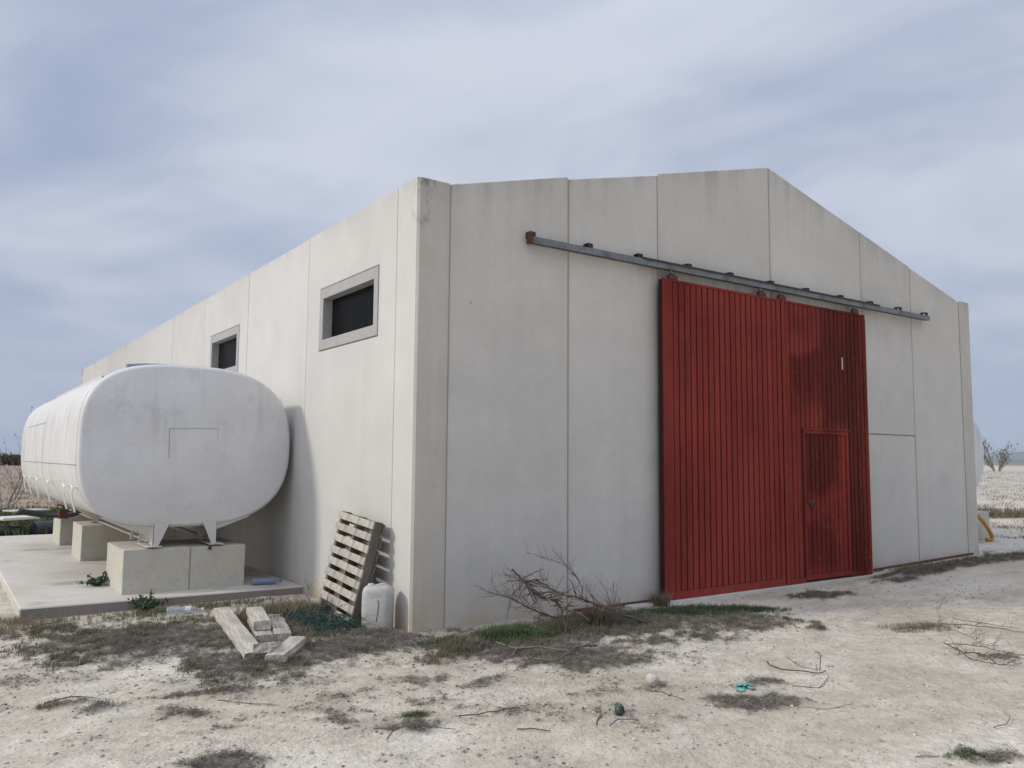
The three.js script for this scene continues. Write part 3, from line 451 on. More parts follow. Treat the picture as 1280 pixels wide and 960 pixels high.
{
  const cx = -1.237, cy = 1.735, a = 1.182, b = 0.93, n = [2.6, 3.15], zf = -3.16, zr = -10.15;
  const t = thing('storage_tank', 'large white oval road tanker body resting on concrete plinths by the left wall', 'tank', [cx, cy, 0]);
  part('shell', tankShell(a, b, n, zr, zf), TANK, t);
  const head = part('end_head', tankHead(a, b, n, zf, 0.10, 1), HEAD, t); part('end_head', tankHead(a, b, n, zr, 0.10, -1), HEAD, t);
  const ring = (z, r, w) => { const pts = []; for (let k = 0; k < 96; k++) { const [x, y] = section(a + w, b + w, n, k, 96); pts.push(V(x, y, z)); } return new THREE.TubeGeometry(new THREE.CatmullRomCurve3(pts, true), 192, r, 6, true); };
  for (const z of [zf - 0.01, zr + 0.01]) part('rim', ring(z, 0.011, -0.004), WHITE, t);
  for (const z of [-4.1, -5.2, -6.65, -7.65, -8.8]) part('weld_band', ring(z, 0.006, -0.004), WHITE, t);
  const onSide = (y) => { const e = n[1], q = Math.pow(Math.abs(y) / b, e); return -a * Math.pow(Math.max(0, 1 - q), 1 / e); };
  part('weld_seam', tube([[onSide(-0.23) - 0.001, -0.23, zf], [onSide(-0.23) - 0.001, -0.23, -6.5], [onSide(-0.23) - 0.001, -0.23, zr]], 0.007, 0.007, 4, 5), std('seam_grime', { color: lin(0.36, 0.33, 0.30), roughness: 0.8 }), t);
  part('weld_seam', tube([[onSide(0.34) - 0.001, 0.34, -6.7], [onSide(0.34) - 0.001, 0.34, -8], [onSide(0.34) - 0.001, 0.34, -9.3]], 0.006, 0.006, 4, 5), std('seam_grime_pale', { color: lin(0.42, 0.40, 0.38), roughness: 0.8 }), t);
  // traces of a placard frame on the near end
  const fr = std('frame_trace', { color: lin(0.40, 0.40, 0.40), roughness: 0.8 });
  const zh = (x, y) => zf + 0.152 - 0.10 * Math.pow(Math.hypot(x / a, y / b), 2) * 1.0 + 0.004;
  part('placard_frame', [tube([[-0.275, 0.185, zh(-0.275, 0.185)], [0.0, 0.195, zh(0, 0.195)], [0.262, 0.2, zh(0.262, 0.2)]], 0.005, 0.004, 3, 4), tube([[-0.275, 0.185, zh(-0.275, 0.185)], [-0.272, 0.02, zh(-0.272, 0.02)], [-0.27, -0.15, zh(-0.27, -0.15)]], 0.005, 0.003, 3, 4), tube([[0.262, 0.2, zh(0.262, 0.2)], [0.264, 0.05, zh(0.264, 0.05)], [0.266, -0.09, zh(0.266, -0.09)]], 0.005, 0.003, 3, 4)], fr, head);
  // catwalk coaming along the upper left edge
  { const zs = [-3.42, -7.6], m = []; const x = -0.94, y0 = 0.605; m.push(box(0.015, 0.17, zs[0] - zs[1], x, y0 + 0.085, (zs[0] + zs[1]) / 2)); m.push(box(0.09, 0.012, zs[0] - zs[1], x + 0.04, y0 + 0.172, (zs[0] + zs[1]) / 2)); m.push(box(0.5, 0.14, 0.012, x + 0.25, y0 + 0.1, zs[1])); const c = part('catwalk_coaming', m, WHITE, t); for (const z of [-3.75, -6.1]) part('drain_hole', new THREE.CylinderGeometry(0.035, 0.035, 0.008, 14).rotateZ(Math.PI / 2).translate(x - 0.006, y0 + 0.09, z), fr, c); }
  part('manhole_lid', [new THREE.CylinderGeometry(0.27, 0.29, 0.07, 28).translate(-0.1, b + 0.03, -6.6)], WHITE, t);
  part('side_valve', [box(0.07, 0.05, 0.09, -0.86, 0.73, -9.6), new THREE.CylinderGeometry(0.02, 0.02, 0.08, 8).translate(-0.86, 0.77, -9.6)], DARKSTEEL, t);
  const HOOKW = std('sunlit_white_steel', { color: lin(0.82, 0.81, 0.78), roughness: 0.5 });  // hook steel lightened to stand for sunlight falling on the hooks
  // rope hooks low on the side
  for (const z of [-3.34, -4.02, -5.7, -7.15, -8.3, -9.2]) {
    const x0 = onSide(-0.48), y0 = -0.48;
    part('rope_hook', [tube([[x0 + 0.01, y0, z], [x0 - 0.05, y0 - 0.005, z], [x0 - 0.055, y0 - 0.06, z], [x0 - 0.03, y0 - 0.2, z], [x0 - 0.012, y0 - 0.27, z]], 0.010, 0.010, 3, 6), tube([[x0 - 0.05, y0 - 0.01, z], [x0 - 0.06, y0 + 0.02, z - 0.06], [x0 - 0.045, y0 + 0.005, z - 0.1]], 0.009, 0.008, 3, 6)], HOOKW, t);
  }
  // chassis rails and saddle brackets
  const under = (x) => { const e = x < 0 ? n[1] : n[0]; return -b * Math.pow(Math.max(0, 1 - Math.pow(Math.abs(x) / a, e)), 1 / e); };
  for (const x of [-0.37, 0.31]) {
    part('chassis_rail', [box(0.012, 0.24, 6.7, x, under(x) - 0.02, -6.6), box(0.09, 0.012, 6.7, x, -1.092, -6.6)], WHITEDIRTY, t);
    for (const z of [-3.1, -3.6, -6.75, -9.3]) part('gusset', extrude([[x, -1.135], [x + (x < 0 ? 0.05 : -0.05), -1.135], [x + (x < 0 ? 0.16 : -0.16), under(x) + 0.04], [x, under(x) + 0.04]].sort(() => 0), 0.014, 0.002).translate(0, 0, z), WHITE, t);
    for (const z of [-3.32, -6.9, -9.4]) part('foot_plate', box(0.16, 0.014, 0.55, x, -1.142, z), WHITEDIRTY, t);
  }
  // outer saddle wings, cut to the curve of the shell
  const wing = (s, z) => { const x0 = s < 0 ? -0.37 : 0.31, x1 = s < 0 ? -0.78 : 0.70; const pts = [[x0, s < 0 ? -1.135 : -0.985], [x0, under(x0) + 0.05], [x1, under(x1) + 0.04], [x1, under(x1) - 0.015]]; if (s > 0) pts.reverse(); return extrude(pts, 0.014, 0.002).translate(0, 0, z); };
  for (const [s, z] of [[1, -3.16], [-1, -6.78], [1, -6.78]]) part('saddle_wing', wing(s, z), WHITE, t);
  part('skirt_plate', extrude([[3.11, -1.13], [3.62, -1.10], [3.75, -1.02], [4.3, -0.98], [4.3, -0.84], [3.11, -0.84]], 0.012, 0.002).rotateY(Math.PI / 2).translate(-0.385, 0, 0), WHITE, t);
  part('cross_member', box(0.66, 0.10, 0.012, -0.03, -0.955, -4.2), WHITEDIRTY, t);
  for (const z of [-3.55, -4.05]) part('lug', box(0.05, 0.10, 0.012, -0.42, -1.09, z), WHITE, t);
  const v = part('outlet_pipe', tube([[-0.3, -1.0, -8.6], [-0.5, -1.1, -8.75], [-0.85, -1.12, -9.0], [-1.25, -1.06, -9.1]], 0.055, 0.05, 5, 12), BLACKRUB, t);
  part('valve', [new THREE.CylinderGeometry(0.085, 0.085, 0.14, 14).rotateZ(Math.PI / 2).translate(-0.62, -1.10, -8.83), tube([[-0.62, -1.05, -8.83], [-0.63, -0.97, -8.8], [-0.72, -0.95, -8.8]], 0.014, 0.012, 4, 6)], RUST, v);
}
tag(part('grey_hose', tube([[-1.83, 2.675, -3.95], [-1.5, 2.705, -3.93], [-1.0, 2.695, -3.9], [-0.45, 2.635, -3.86]], 0.05, 0.022, 6, 12), GREYPIPE), 'dark grey hose lying across the top of the white tank', 'hose');

// ---------------------------------------------------------------- tank on the right
{
  tag(part('concrete_slab', box(4.4, 0.25, 9.5, 12.89, -0.02, -5.0, 0.012), CASTPALE), 'concrete slab by the right-hand corner of the warehouse, carrying a grey plinth', 'slab');
  const p = thing('plinth', 'grey concrete plinth beyond the right corner of the warehouse, beside the yellow hose', 'plinth'); part('block', box(1.6, 0.56, 0.8, 12.62, 0.375, -1.5, 0.012), CAST, p); part('block', box(1.6, 0.56, 0.8, 12.62, 0.375, -6.5, 0.012), CAST, p);
  const t = thing('storage_tank', 'white oval tank just showing past the right corner of the warehouse', 'tank', [13.28, 1.80, 0]);
  part('shell', tankShell(1.12, 0.83, 2.7, -8.5, -1.65), TANK, t); part('end_head', tankHead(1.12, 0.83, 2.7, -1.65, 0.10, 1), HEAD, t); part('end_head', tankHead(1.12, 0.83, 2.7, -8.5, 0.10, -1), HEAD, t);
  for (const z of [-1.75, -6.6]) part('saddle', box(1.1, 0.34, 0.2, -0.45, -1.02, z), WHITE, t);
  tag(part('yellow_hose', tube([[12.1, 0.72, -1.0], [12.45, 0.68, -0.97], [12.72, 0.55, -0.94], [12.95, 0.36, -0.92], [13.10, 0.20, -0.92], [13.10, 0.142, -0.92], [12.95, 0.14, -0.95]], 0.036, 0.036, 6, 10), std('yellow_rubber', { color: lin(0.50, 0.27, 0.02), roughness: 0.5 })), 'yellow hose hanging down beside the grey plinth at the right corner', 'hose');
}

// ---------------------------------------------------------------- pallet against the wall
{
  const t = thing('pallet', 'weathered wooden pallet stood on end against the left wall', 'pallet', [-0.325, gh(-0.325, -0.486) + 0.004, -0.486]);
  const v = V(0.196, 0.978, 0.078).normalize(), u0 = V(-0.01, 0.081, -0.997).normalize(), w = u0.clone().cross(v).normalize(), u = v.clone().cross(w).normalize();
  t.quaternion.setFromRotationMatrix(new THREE.Matrix4().makeBasis(u, v, w));           // u along the slats, v up the face, w out of the face
  const face = w.x < 0 ? 1 : -1, S = 0.81, Hp = 1.0;
  for (const x of [0.045, S / 2, S - 0.045]) part('stringer', box(0.05, Hp, 0.10, x, Hp / 2, 0, 0.004), x < 0.1 ? WOODSHADE : WOODSHADE, t);
  for (let i = 0; i < 8; i++) { const y = 0.15 + i * 0.116; const g = box(S, 0.072 + R(-0.004, 0.004), 0.016, S / 2 + R(-0.008, 0.008), y, face * 0.059, 0.003); g.rotateZ(R(-0.006, 0.006)); part('slat', g, WOODS[i % 4], t); }
  for (const y of [0.06, 0.19, 0.32, 0.44, 0.56, 0.68, 0.81, 0.94]) part('bottom_board', box(S, 0.10, 0.016, S / 2, y, -face * 0.059, 0.003), WOODSHADE, t);
  part('slat', box(0.34, 0.07, 0.016, 0.19, 0.04, face * 0.059, 0.003), WOODS[1], t).userData.label = 'broken stub of the lowest slat';
}
// ---------------------------------------------------------------- jerrycan
{
  const t = thing('jerrycan', 'scuffed white plastic jerrycan standing between the pallet and the corner', 'jerrycan', [-0.21, gh(-0.21, -0.25), -0.25], -0.75);
  const canMap = colourMap(256, 256, (u, v) => { const a = fbm(u * 7, v * 7, 4), s = fbm(u * 14, v * 3 + 3, 3); const m = 1 + 0.12 * a - 0.25 * clamp(s * 1.5 - 0.35); return mix3([0.50 * m, 0.495 * m, 0.475 * m], [0.33, 0.27, 0.20], clamp(0.75 * clamp(0.30 - v) * 3 + 0.55 * clamp(fbm(u * 9 + 4, v * 5, 4) * 1.8 - 0.25))); });
  const M = std('white_plastic', { map: canMap, roughness: 0.55, bumpMap: rep(pitMap, 1), bumpScale: 0.006 });
  const N = 48, prof = [[0, 0, 0], [0.9, 0.004, 0.02], [0.985, 0.03, 0.05], [1.0, 0.08, 0.1], [0.985, 0.14, 0.2], [1.0, 0.17, 0.3], [1.0, 0.30, 0.6], [0.985, 0.345, 0.75], [0.93, 0.385, 0.85], [0.8, 0.41, 0.93], [0.55, 0.418, 0.97], [0, 0.42, 1]], pos = [], uv = [], idx = [];
  prof.forEach(([s, y, vv]) => { for (let k = 0; k <= N; k++) { const [x, z] = section(0.142, 0.10, 4, k, N); pos.push(x * s, y, z * s); uv.push(k / N, vv); } });
  for (let j = 0; j < prof.length - 1; j++) for (let k = 0; k < N; k++) { const p = j * (N + 1) + k, q = p + N + 1; idx.push(p, q, p + 1, p + 1, q, q + 1); }
  const g = new THREE.BufferGeometry(); g.setAttribute('position', new THREE.Float32BufferAttribute(pos, 3)); g.setAttribute('uv', new THREE.Float32BufferAttribute(uv, 2)); g.setIndex(idx); g.computeVertexNormals();
  part('body', g, M, t);
  part('neck', new THREE.CylinderGeometry(0.028, 0.03, 0.02, 16).translate(-0.07, 0.42, 0), WHITE, t);
  part('handle', tube([[-0.02, 0.405, 0], [0.02, 0.424, 0], [0.07, 0.422, 0], [0.10, 0.39, 0]], 0.014, 0.014, 4, 8), M, t);
  part('crack', tube([[0.028, 0.30, 0.1015], [0.036, 0.26, 0.102], [0.031, 0.2, 0.103], [0.024, 0.14, 0.1005], [0.016, 0.1, 0.1015]], 0.0028, 0.002, 4, 5), BLACKRUB, t);
}
// ---------------------------------------------------------------- timbers
function timber(label, [x0, y0, z0], [x1, y1, z1], w, h, m, twist = 0) {   // ends given at the middle of the top face
  const a = V(x0, y0, z0), b = V(x1, y1, z1), L = a.distanceTo(b), g = new THREE.BoxGeometry(w, h, L, 2, 2, 14), p = g.attributes.position;
  for (let i = 0; i < p.count; i++) { const zz = p.getZ(i); p.setX(i, p.getX(i) * (1 - 0.10 * Math.pow(Math.abs(p.getY(i)) / (h / 2), 6)) + 0.006 * fbm(zz * 3, x0 * 9, 2) + 0.004 * noise2(p.getY(i) * 60, zz * 23)); p.setY(i, p.getY(i) * (1 - 0.12 * Math.pow(Math.abs(p.getX(i)) / (w / 2), 6)) + 0.006 * fbm(zz * 4, x1 * 7, 2)); if (Math.abs(zz) > L / 2 - 0.001) p.setZ(i, zz + 0.018 * noise2(p.getX(i) * 25 + x0 * 5, p.getY(i) * 25)); }
  const q = uvBox(g.toNonIndexed()), uv = q.attributes.uv, n = q.attributes.normal, pp = q.attributes.position;
  for (let i = 0; i < uv.count; i++) { if (Math.abs(n.getX(i)) > 0.5) uv.setXY(i, pp.getY(i) * 1.0 + 0.3, pp.getZ(i)); }
  q.computeVertexNormals();
  const o = part('timber', q, m); o.position.copy(a).add(b).multiplyScalar(0.5); o.lookAt(b); o.rotateZ(twist); o.translateY(-h / 2); tag(o, label, 'timber', undefined); return o;
}
timber('longest weathered timber, lying alone at the left of the timber heap', [-1.23, 0.10, -1.72], [-1.52, 0.075, 0.27], 0.165, 0.085, WOODS[1], 0.02);
timber('lower short timber lying flat beneath another at the heap top', [-1.03, 0.07, -1.25], [-1.25, 0.075, -0.30], 0.16, 0.085, WOODS[0]);
timber('upper short timber stacked on top of another in the heap', [-1.04, 0.155, -1.25], [-1.21, 0.160, -0.50], 0.155, 0.082, WOODS[1], 0.03);
timber('short timber beside the stacked pair, nearest the green netting', [-0.87, 0.085, -1.15], [-1.11, 0.088, -0.24], 0.155, 0.085, WOODS[0], -0.02);
timber('short broken timber propped on the end of the longest timber', [-1.32, 0.10, 0.10], [-1.50, 0.155, 0.36], 0.14, 0.075, WOODS[1], 0.1);
timber('timber lying at the front right of the heap, end towards the yard', [-1.05, 0.09, -0.05], [-1.44, 0.085, 0.50], 0.16, 0.09, WOODS[3], 0.02);

// ---------------------------------------------------------------- green netting
{
  const r = mulberry(31), rr = (a, b) => a + (b - a) * r(), st = [];
  for (let i = 0; i < 420; i++) { const cx = -0.60 + rr(-0.22, 0.26), cz = -0.62 + rr(-0.45, 0.42), pts = []; let p = V(cx, 0.03 + rr(0, 0.10), cz), d = V(rr(-1, 1), rr(-0.3, 0.3), rr(-1, 1)).normalize(); for (let k = 0; k < 5; k++) { pts.push(p.clone()); d.add(V(rr(-0.7, 0.7), rr(-0.5, 0.4), rr(-0.7, 0.7))).normalize(); p = p.clone().addScaledVector(d, 0.038); p.y = clamp(p.y, 0.015, 0.2); } st.push(tube(pts, 0.0034, 0.0026, 2, 4)); }
  tag(part('netting', st, std('green_plastic_net', { color: lin(0.010, 0.055, 0.042), roughness: 0.6 })), 'tangled heap of dark green plastic netting beside the timbers', 'netting');
}
// ---------------------------------------------------------------- bottles and scraps
const PET = new THREE.MeshPhysicalMaterial({ color: lin(0.86, 0.9, 0.92), roughness: 0.18, transmission: 0.8, thickness: 0, ior: 1.45 }); PET.name = 'clear_plastic';
const PETB = new THREE.MeshPhysicalMaterial({ color: lin(0.42, 0.50, 0.66), roughness: 0.3, transmission: 0.6, thickness: 0, ior: 1.45 }); PETB.name = 'blue_plastic';
function bottle(label, p, turn, m, capM, s = 1, labelM) {
  const t = thing('plastic_bottle', label, 'bottle', p, turn);
  const pr = [[0, 0], [0.036, 0.002], [0.041, 0.015], [0.04, 0.06], [0.037, 0.08], [0.041, 0.1], [0.037, 0.12], [0.041, 0.14], [0.041, 0.2], [0.03, 0.24], [0.014, 0.265], [0.013, 0.285]].map(([x, y]) => new THREE.Vector2(x * s, y * s));
  part('body', new THREE.LatheGeometry(pr, 20).rotateZ(-Math.PI / 2).scale(1, 0.86, 1.08).translate(-0.14 * s, 0.036 * s, 0), m, t);
  part('cap', new THREE.CylinderGeometry(0.016 * s, 0.016 * s, 0.02 * s, 14).rotateZ(-Math.PI / 2).translate(0.152 * s, 0.036 * s, 0), capM, t);
  if (labelM) part('wrapper', new THREE.CylinderGeometry(0.0425 * s, 0.0425 * s, 0.05 * s, 20, 1, true).rotateZ(-Math.PI / 2).scale(1, 0.86, 1.08).translate(0.035 * s, 0.036 * s, 0), labelM, t);
}
bottle('clear crushed plastic bottle lying on weeds below the slab edge', [-1.52, 0.015, -1.98], -0.35, PET, WHITE, 1.15, std('pale_wrapper', { color: lin(0.55, 0.58, 0.62), roughness: 0.5 }));
bottle('bluish plastic bottle lying on the slab near the wall', [-0.36, SLAB.y + 0.002, -2.98], -0.3, PETB, std('blue_cap', { color: lin(0.05, 0.12, 0.4), roughness: 0.5 }), 1.15);
{
  const t = thing('broken_bottle', 'small broken green bottle lying on pale soil in the foreground', 'bottle', [-0.06, gh(-0.06, 2.9) + 0.002, 2.9], 0.9);
  const gm = std('green_glass', { color: lin(0.05, 0.10, 0.07), roughness: 0.15 });
  part('body', new THREE.LatheGeometry([[0.0, 0], [0.03, 0], [0.031, 0.07], [0.014, 0.105]].map(([x, y]) => new THREE.Vector2(x, y)), 14, 0, 4.6).rotateZ(-1.45).translate(0, 0.028, 0), gm, t);
  const r = mulberry(5), sc = [];
  for (let i = 0; i < 5; i++) { const g = new THREE.PlaneGeometry(0.07 + r() * 0.04, 0.04 + r() * 0.02, 5, 4), p = g.attributes.position; for (let k = 0; k < p.count; k++) p.setZ(k, 0.007 * noise2(p.getX(k) * 40 + i * 7, p.getY(k) * 40)); g.rotateX(-Math.PI / 2 + (r() - 0.5) * 0.4); g.rotateY(r() * 6); g.translate(1.12 + (r() - 0.5) * 0.12, gh(1.12, 2.9) + 0.008 + i * 0.003, 2.91 + (r() - 0.5) * 0.08); g.computeVertexNormals(); sc.push(g); }
  tag(part('plastic_scrap', sc, std('turquoise_plastic', { color: lin(0.16, 0.46, 0.42), roughness: 0.5, side: THREE.DoubleSide })), 'crumpled turquoise plastic scrap on the pale yard', 'plastic scrap');
}
function rock(label, p, s, seed, m = STONE) { const g = new THREE.IcosahedronGeometry(1, 3), q = g.attributes.position; for (let i = 0; i < q.count; i++) { const v = V(q.getX(i), q.getY(i), q.getZ(i)), n = 1 + 0.28 * fbm(v.x * 1.3 + seed, v.y * 1.3 + v.z * 1.1 + seed * 3, 3) + 0.06 * noise2(v.x * 7 + v.z * 5, v.y * 7 + seed); q.setXYZ(i, v.x * n * s[0], v.y * n * s[1], v.z * n * s[2]); } g.computeVertexNormals(); uvBox(g); const o = part('stone', g, m); o.position.set(p[0], gh(p[0], p[1]) + s[1] * 0.45, p[1]); o.rotation.y = seed; return tag(o, label, 'stone'); }
rock('single white stone lying out on the yard before the brushwood', [0.71, 2.41], [0.05, 0.045, 0.045], 1.3);
rock('wide pale stone lying against the right end of the wall', [10.85, 0.28], [0.34, 0.10, 0.2], 2.7);
rock('small pale stone in front of the right slab edge', [11.55, 0.2], [0.2, 0.09, 0.14], 4.1);
rock('long flat pale stone farther along the right slab edge', [12.35, 0.14], [0.38, 0.11, 0.2], 5.9);
rock('darkish stone at the far right by the slab', [13.15, 0.05], [0.26, 0.10, 0.17], 7.2, CAST);
rock('small white stone at the far left among weeds beyond the slab', [-1.5, -13.2], [0.12, 0.08, 0.09], 8.8);

// ---------------------------------------------------------------- branches
function twigs(curvePts, r, count, len, rad, depth = 1) {                   // side shoots off a stem
  const c = new THREE.CatmullRomCurve3(curvePts.map((p) => V(...p))), out = [];
  for (let i = 0; i < count; i++) { const t = 0.12 + 0.86 * r(), p = c.getPointAt(t), tan = c.getTangentAt(t); let d = tan.clone().add(V(r() - 0.5, r() * 0.9 - 0.3, r() - 0.5).multiplyScalar(1.7)).normalize(); const pts = [p], L = len * (0.4 + 0.8 * r()); let q = p.clone(); for (let k = 0; k < 3; k++) { d.add(V(r() - 0.5, r() - 0.45, r() - 0.5).multiplyScalar(0.75)).normalize(); q = q.clone().addScaledVector(d, L / 3); q.y = Math.max(q.y, 0.012); pts.push(q); } out.push(tube(pts, rad * (1 - 0.5 * t), rad * 0.3, 2, 4)); if (depth > 0 && r() < 0.7) out.push(...twigs(pts.map((v) => v.toArray()), r, 2 + Math.floor(r() * 3), len * 0.45, rad * 0.55, depth - 1)); }
  return out;
}
function branch(label, list, seed, m, tm, category = 'branch') {              // list: [points, r0, r1, twig count, twig length]
  const t = thing('fallen_branch', label, category), r = mulberry(seed), tw = [];
  for (const [pts, r0, r1, n, L] of list) { { const c = new THREE.CatmullRomCurve3(pts.map((p) => V(...p))), n = Math.max(4, Math.round(c.getLength() / 0.06)), q = []; for (let i = 0; i <= n; i++) { const p = c.getPointAt(i / n), k = i && i < n ? 0.016 : 0; q.push([p.x + (r() - 0.5) * k, Math.max(0.008, p.y + (r() - 0.5) * k * 0.6), p.z + (r() - 0.5) * k]); } part('stem', tube(q, r0 * 0.62, r1 * 0.65, 2, 6), m, t); }; if (n) tw.push(...twigs(pts, r, n, L, Math.max(0.0030, r1 * 0.6))); }
  if (tw.length) part('twigs', tw, tm, t);
  return t;
}
branch('thorny dead branch arching up against the front wall left of the doors', [
  [[[2.12, 0.02, 0.95], [1.76, 0.15, 0.85], [1.61, 0.22, 0.8], [1.40, 0.30, 0.70], [1.23, 0.35, 0.62], [1.05, 0.46, 0.55], [0.74, 0.48, 0.50]], 0.022, 0.007, 60, 0.28],
  [[[1.40, 0.30, 0.70], [1.39, 0.40, 0.68], [1.38, 0.46, 0.62]], 0.011, 0.004, 3, 0.1],
  [[[1.47, 0.28, 0.70], [1.56, 0.36, 0.60], [1.49, 0.54, 0.50], [1.34, 0.72, 0.40]], 0.006, 0.002, 13, 0.17],
  [[[1.49, 0.27, 0.70], [1.54, 0.46, 0.55], [1.45, 0.58, 0.40], [1.10, 0.70, 0.30]], 0.006, 0.002, 13, 0.17]], 11, BARK, TWIG);
branch('dark forked stick standing up out of the brushwood by the wall', [
  [[[0.86, 0.57, 0.40], [0.96, 0.44, 0.48], [1.04, 0.32, 0.60], [1.14, 0.30, 0.70], [1.21, 0.19, 0.75]], 0.014, 0.018, 36, 0.26],
  [[[1.18, 0.13, 0.70], [0.94, 0.22, 0.60], [0.74, 0.33, 0.55], [0.51, 0.40, 0.50]], 0.013, 0.005, 40, 0.24],
  [[[1.24, 0.29, 0.60], [1.21, 0.14, 0.75], [1.11, 0.04, 0.90]], 0.013, 0.009, 6, 0.15],
  [[[0.81, 0.10, 0.40], [0.84, 0.31, 0.42], [0.98, 0.44, 0.45], [1.16, 0.42, 0.50]], 0.004, 0.003, 18, 0.18]], 12, BARK, TWIG);
branch('thin upright dead stems left of the door corner', [
  [[[1.82, 0.02, 0.70], [1.89, 0.26, 0.60], [1.82, 0.46, 0.50]], 0.005, 0.002, 8, 0.15], [[[1.99, 0.02, 0.60], [2.0, 0.2, 0.55], [2.06, 0.36, 0.50]], 0.004, 0.002, 8, 0.12], [[[1.7, 0.02, 0.66], [1.72, 0.2, 0.6], [1.66, 0.38, 0.55]], 0.004, 0.002, 8, 0.12]], 13, TWIG, TWIG, 'dead plant');
branch('grey forked branch lying flat on the litter below the grass', [
  [[[0.34, 0.05, 0.92], [0.36, 0.05, 1.20], [0.52, 0.06, 1.30], [0.63, 0.06, 1.56]], 0.014, 0.012, 4, 0.12], [[[0.63, 0.06, 1.56], [0.78, 0.06, 1.47], [0.95, 0.06, 1.52]], 0.014, 0.016, 3, 0.12],
  [[[0.39, 0.05, 1.16], [0.16, 0.045, 1.38], [-0.04, 0.04, 1.48]], 0.012, 0.007, 2, 0.1], [[[0.81, 0.06, 1.44], [0.52, 0.05, 1.62], [0.34, 0.05, 1.68], [0.26, 0.05, 1.55], [-0.05, 0.035, 1.74]], 0.013, 0.006, 6, 0.14]], 14, BARKGREY, BARKGREY);
branch('long thin trailing branch at the right of the yard, farther from the camera', [
  [[[3.9, 0.02, 2.4], [4.39, 0.03, 2.58], [4.22, 0.03, 2.9], [3.96, 0.02, 3.2]], 0.007, 0.003, 8, 0.25], [[[4.48, 0.04, 2.56], [4.73, 0.03, 2.86], [4.75, 0.03, 3.3], [5.0, 0.03, 3.7]], 0.008, 0.004, 3, 0.2], [[[4.82, 0.04, 2.5], [4.89, 0.03, 2.83], [4.92, 0.03, 3.09]], 0.006, 0.004, 4, 0.18], [[[4.40, 0.03, 2.61], [4.55, 0.12, 2.5], [4.7, 0.22, 2.4]], 0.004, 0.002, 4, 0.15]], 15, TWIG, TWIG);
branch('tangled dead branch at the right of the yard, nearer the camera', [
  [[[3.7, 0.03, 2.99], [3.49, 0.03, 3.22], [3.25, 0.03, 3.48], [3.28, 0.03, 3.66], [3.55, 0.03, 3.65]], 0.008, 0.004, 16, 0.2], [[[3.55, 0.05, 3.1], [3.76, 0.04, 3.24], [3.7, 0.04, 3.5], [3.8, 0.03, 3.8]], 0.006, 0.003, 8, 0.2], [[[3.36, 0.05, 3.34], [3.48, 0.04, 3.41], [3.28, 0.03, 3.61]], 0.007, 0.005, 10, 0.15]], 16, BARK, TWIG);
branch('forked dark stick with one prong raised, right of centre', [
  [[[1.80, 0.03, 2.58], [1.70, 0.03, 2.74], [1.9, 0.02, 2.99], [1.98, 0.02, 2.98]], 0.010, 0.006, 2, 0.08], [[[1.95, 0.015, 2.95], [1.97, 0.12, 2.95], [1.89, 0.17, 2.95]], 0.006, 0.004, 1, 0.05], [[[2.0, 0.04, 2.62], [1.89, 0.03, 2.85], [1.9, 0.03, 2.97]], 0.004, 0.003, 2, 0.08]], 17, BARK, TWIG);
branch('thin twig lying right of the turquoise scrap', [[[[1.36, 0.03, 3.13], [1.5, 0.03, 3.26], [1.66, 0.03, 3.2], [1.85, 0.02, 3.1]], 0.005, 0.003, 5, 0.1]], 18, TWIG, TWIG, 'twig');
branch('pale thin twig trailing off the foreground litter patch', [[[[0.98, 0.025, 3.45], [1.08, 0.025, 3.56], [1.36, 0.02, 3.6]], 0.0035, 0.002, 3, 0.1]], 19, BARKGREY, BARKGREY, 'twig');
branch('forked twig left of the small green bottle', [[[[-0.32, 0.02, 2.98], [-0.2, 0.035, 2.88], [-0.1, 0.04, 2.76]], 0.008, 0.004, 3, 0.1]], 20, BARK, TWIG, 'twig');
branch('short bent twig in front of the small green bottle', [[[[-0.26, 0.015, 3.03], [-0.16, 0.025, 2.99], [-0.05, 0.015, 3.03]], 0.006, 0.003, 2, 0.06]], 21, BARK, TWIG, 'twig');
branch('brown stick lying between the white stone and the litter patch', [[[[0.45, 0.02, 2.6], [0.5, 0.025, 2.74], [0.52, 0.015, 2.9]], 0.006, 0.004, 1, 0.05]], 22, BARK, TWIG, 'stick');
branch('short dark stick at the bottom centre of the yard', [[[[-0.76, 0.015, 2.77], [-0.70, 0.02, 2.83], [-0.62, 0.015, 2.91]], 0.007, 0.005, 0, 0]], 23, BARK, TWIG, 'stick');
branch('curled thin stick lying at the lower right', [[[[1.66, 0.012, 4.34], [1.83, 0.015, 4.345], [1.93, 0.02, 4.31], [2.05, 0.015, 4.22]], 0.005, 0.003, 0, 0]], 24, TWIG, TWIG, 'stick');
branch('straight thin stick lying at the bottom right', [[[[0.78, 0.012, 4.34], [0.84, 0.015, 4.37], [0.9, 0.012, 4.41]], 0.005, 0.004, 0, 0]], 25, TWIG, TWIG, 'stick');
branch('pale straight stick at the far left before the slab corner', [[[[-2.94, 0.015, -1.96], [-2.78, 0.02, -2.12], [-2.58, 0.02, -2.24]], 0.011, 0.008, 0, 0]], 26, BARKGREY, BARKGREY, 'stick');
branch('long thin root trailing over pale soil left of centre', [[[[-2.06, 0.012, 1.2], [-1.92, 0.014, 1.38], [-1.78, 0.012, 1.52]], 0.006, 0.003, 3, 0.1]], 27, TWIG, TWIG, 'twig');
branch('dark twig between two litter patches at centre', [[[[-0.92, 0.015, 2.37], [-0.73, 0.02, 2.42], [-0.50, 0.012, 2.43]], 0.007, 0.004, 2, 0.08]], 28, BARK, TWIG, 'twig');
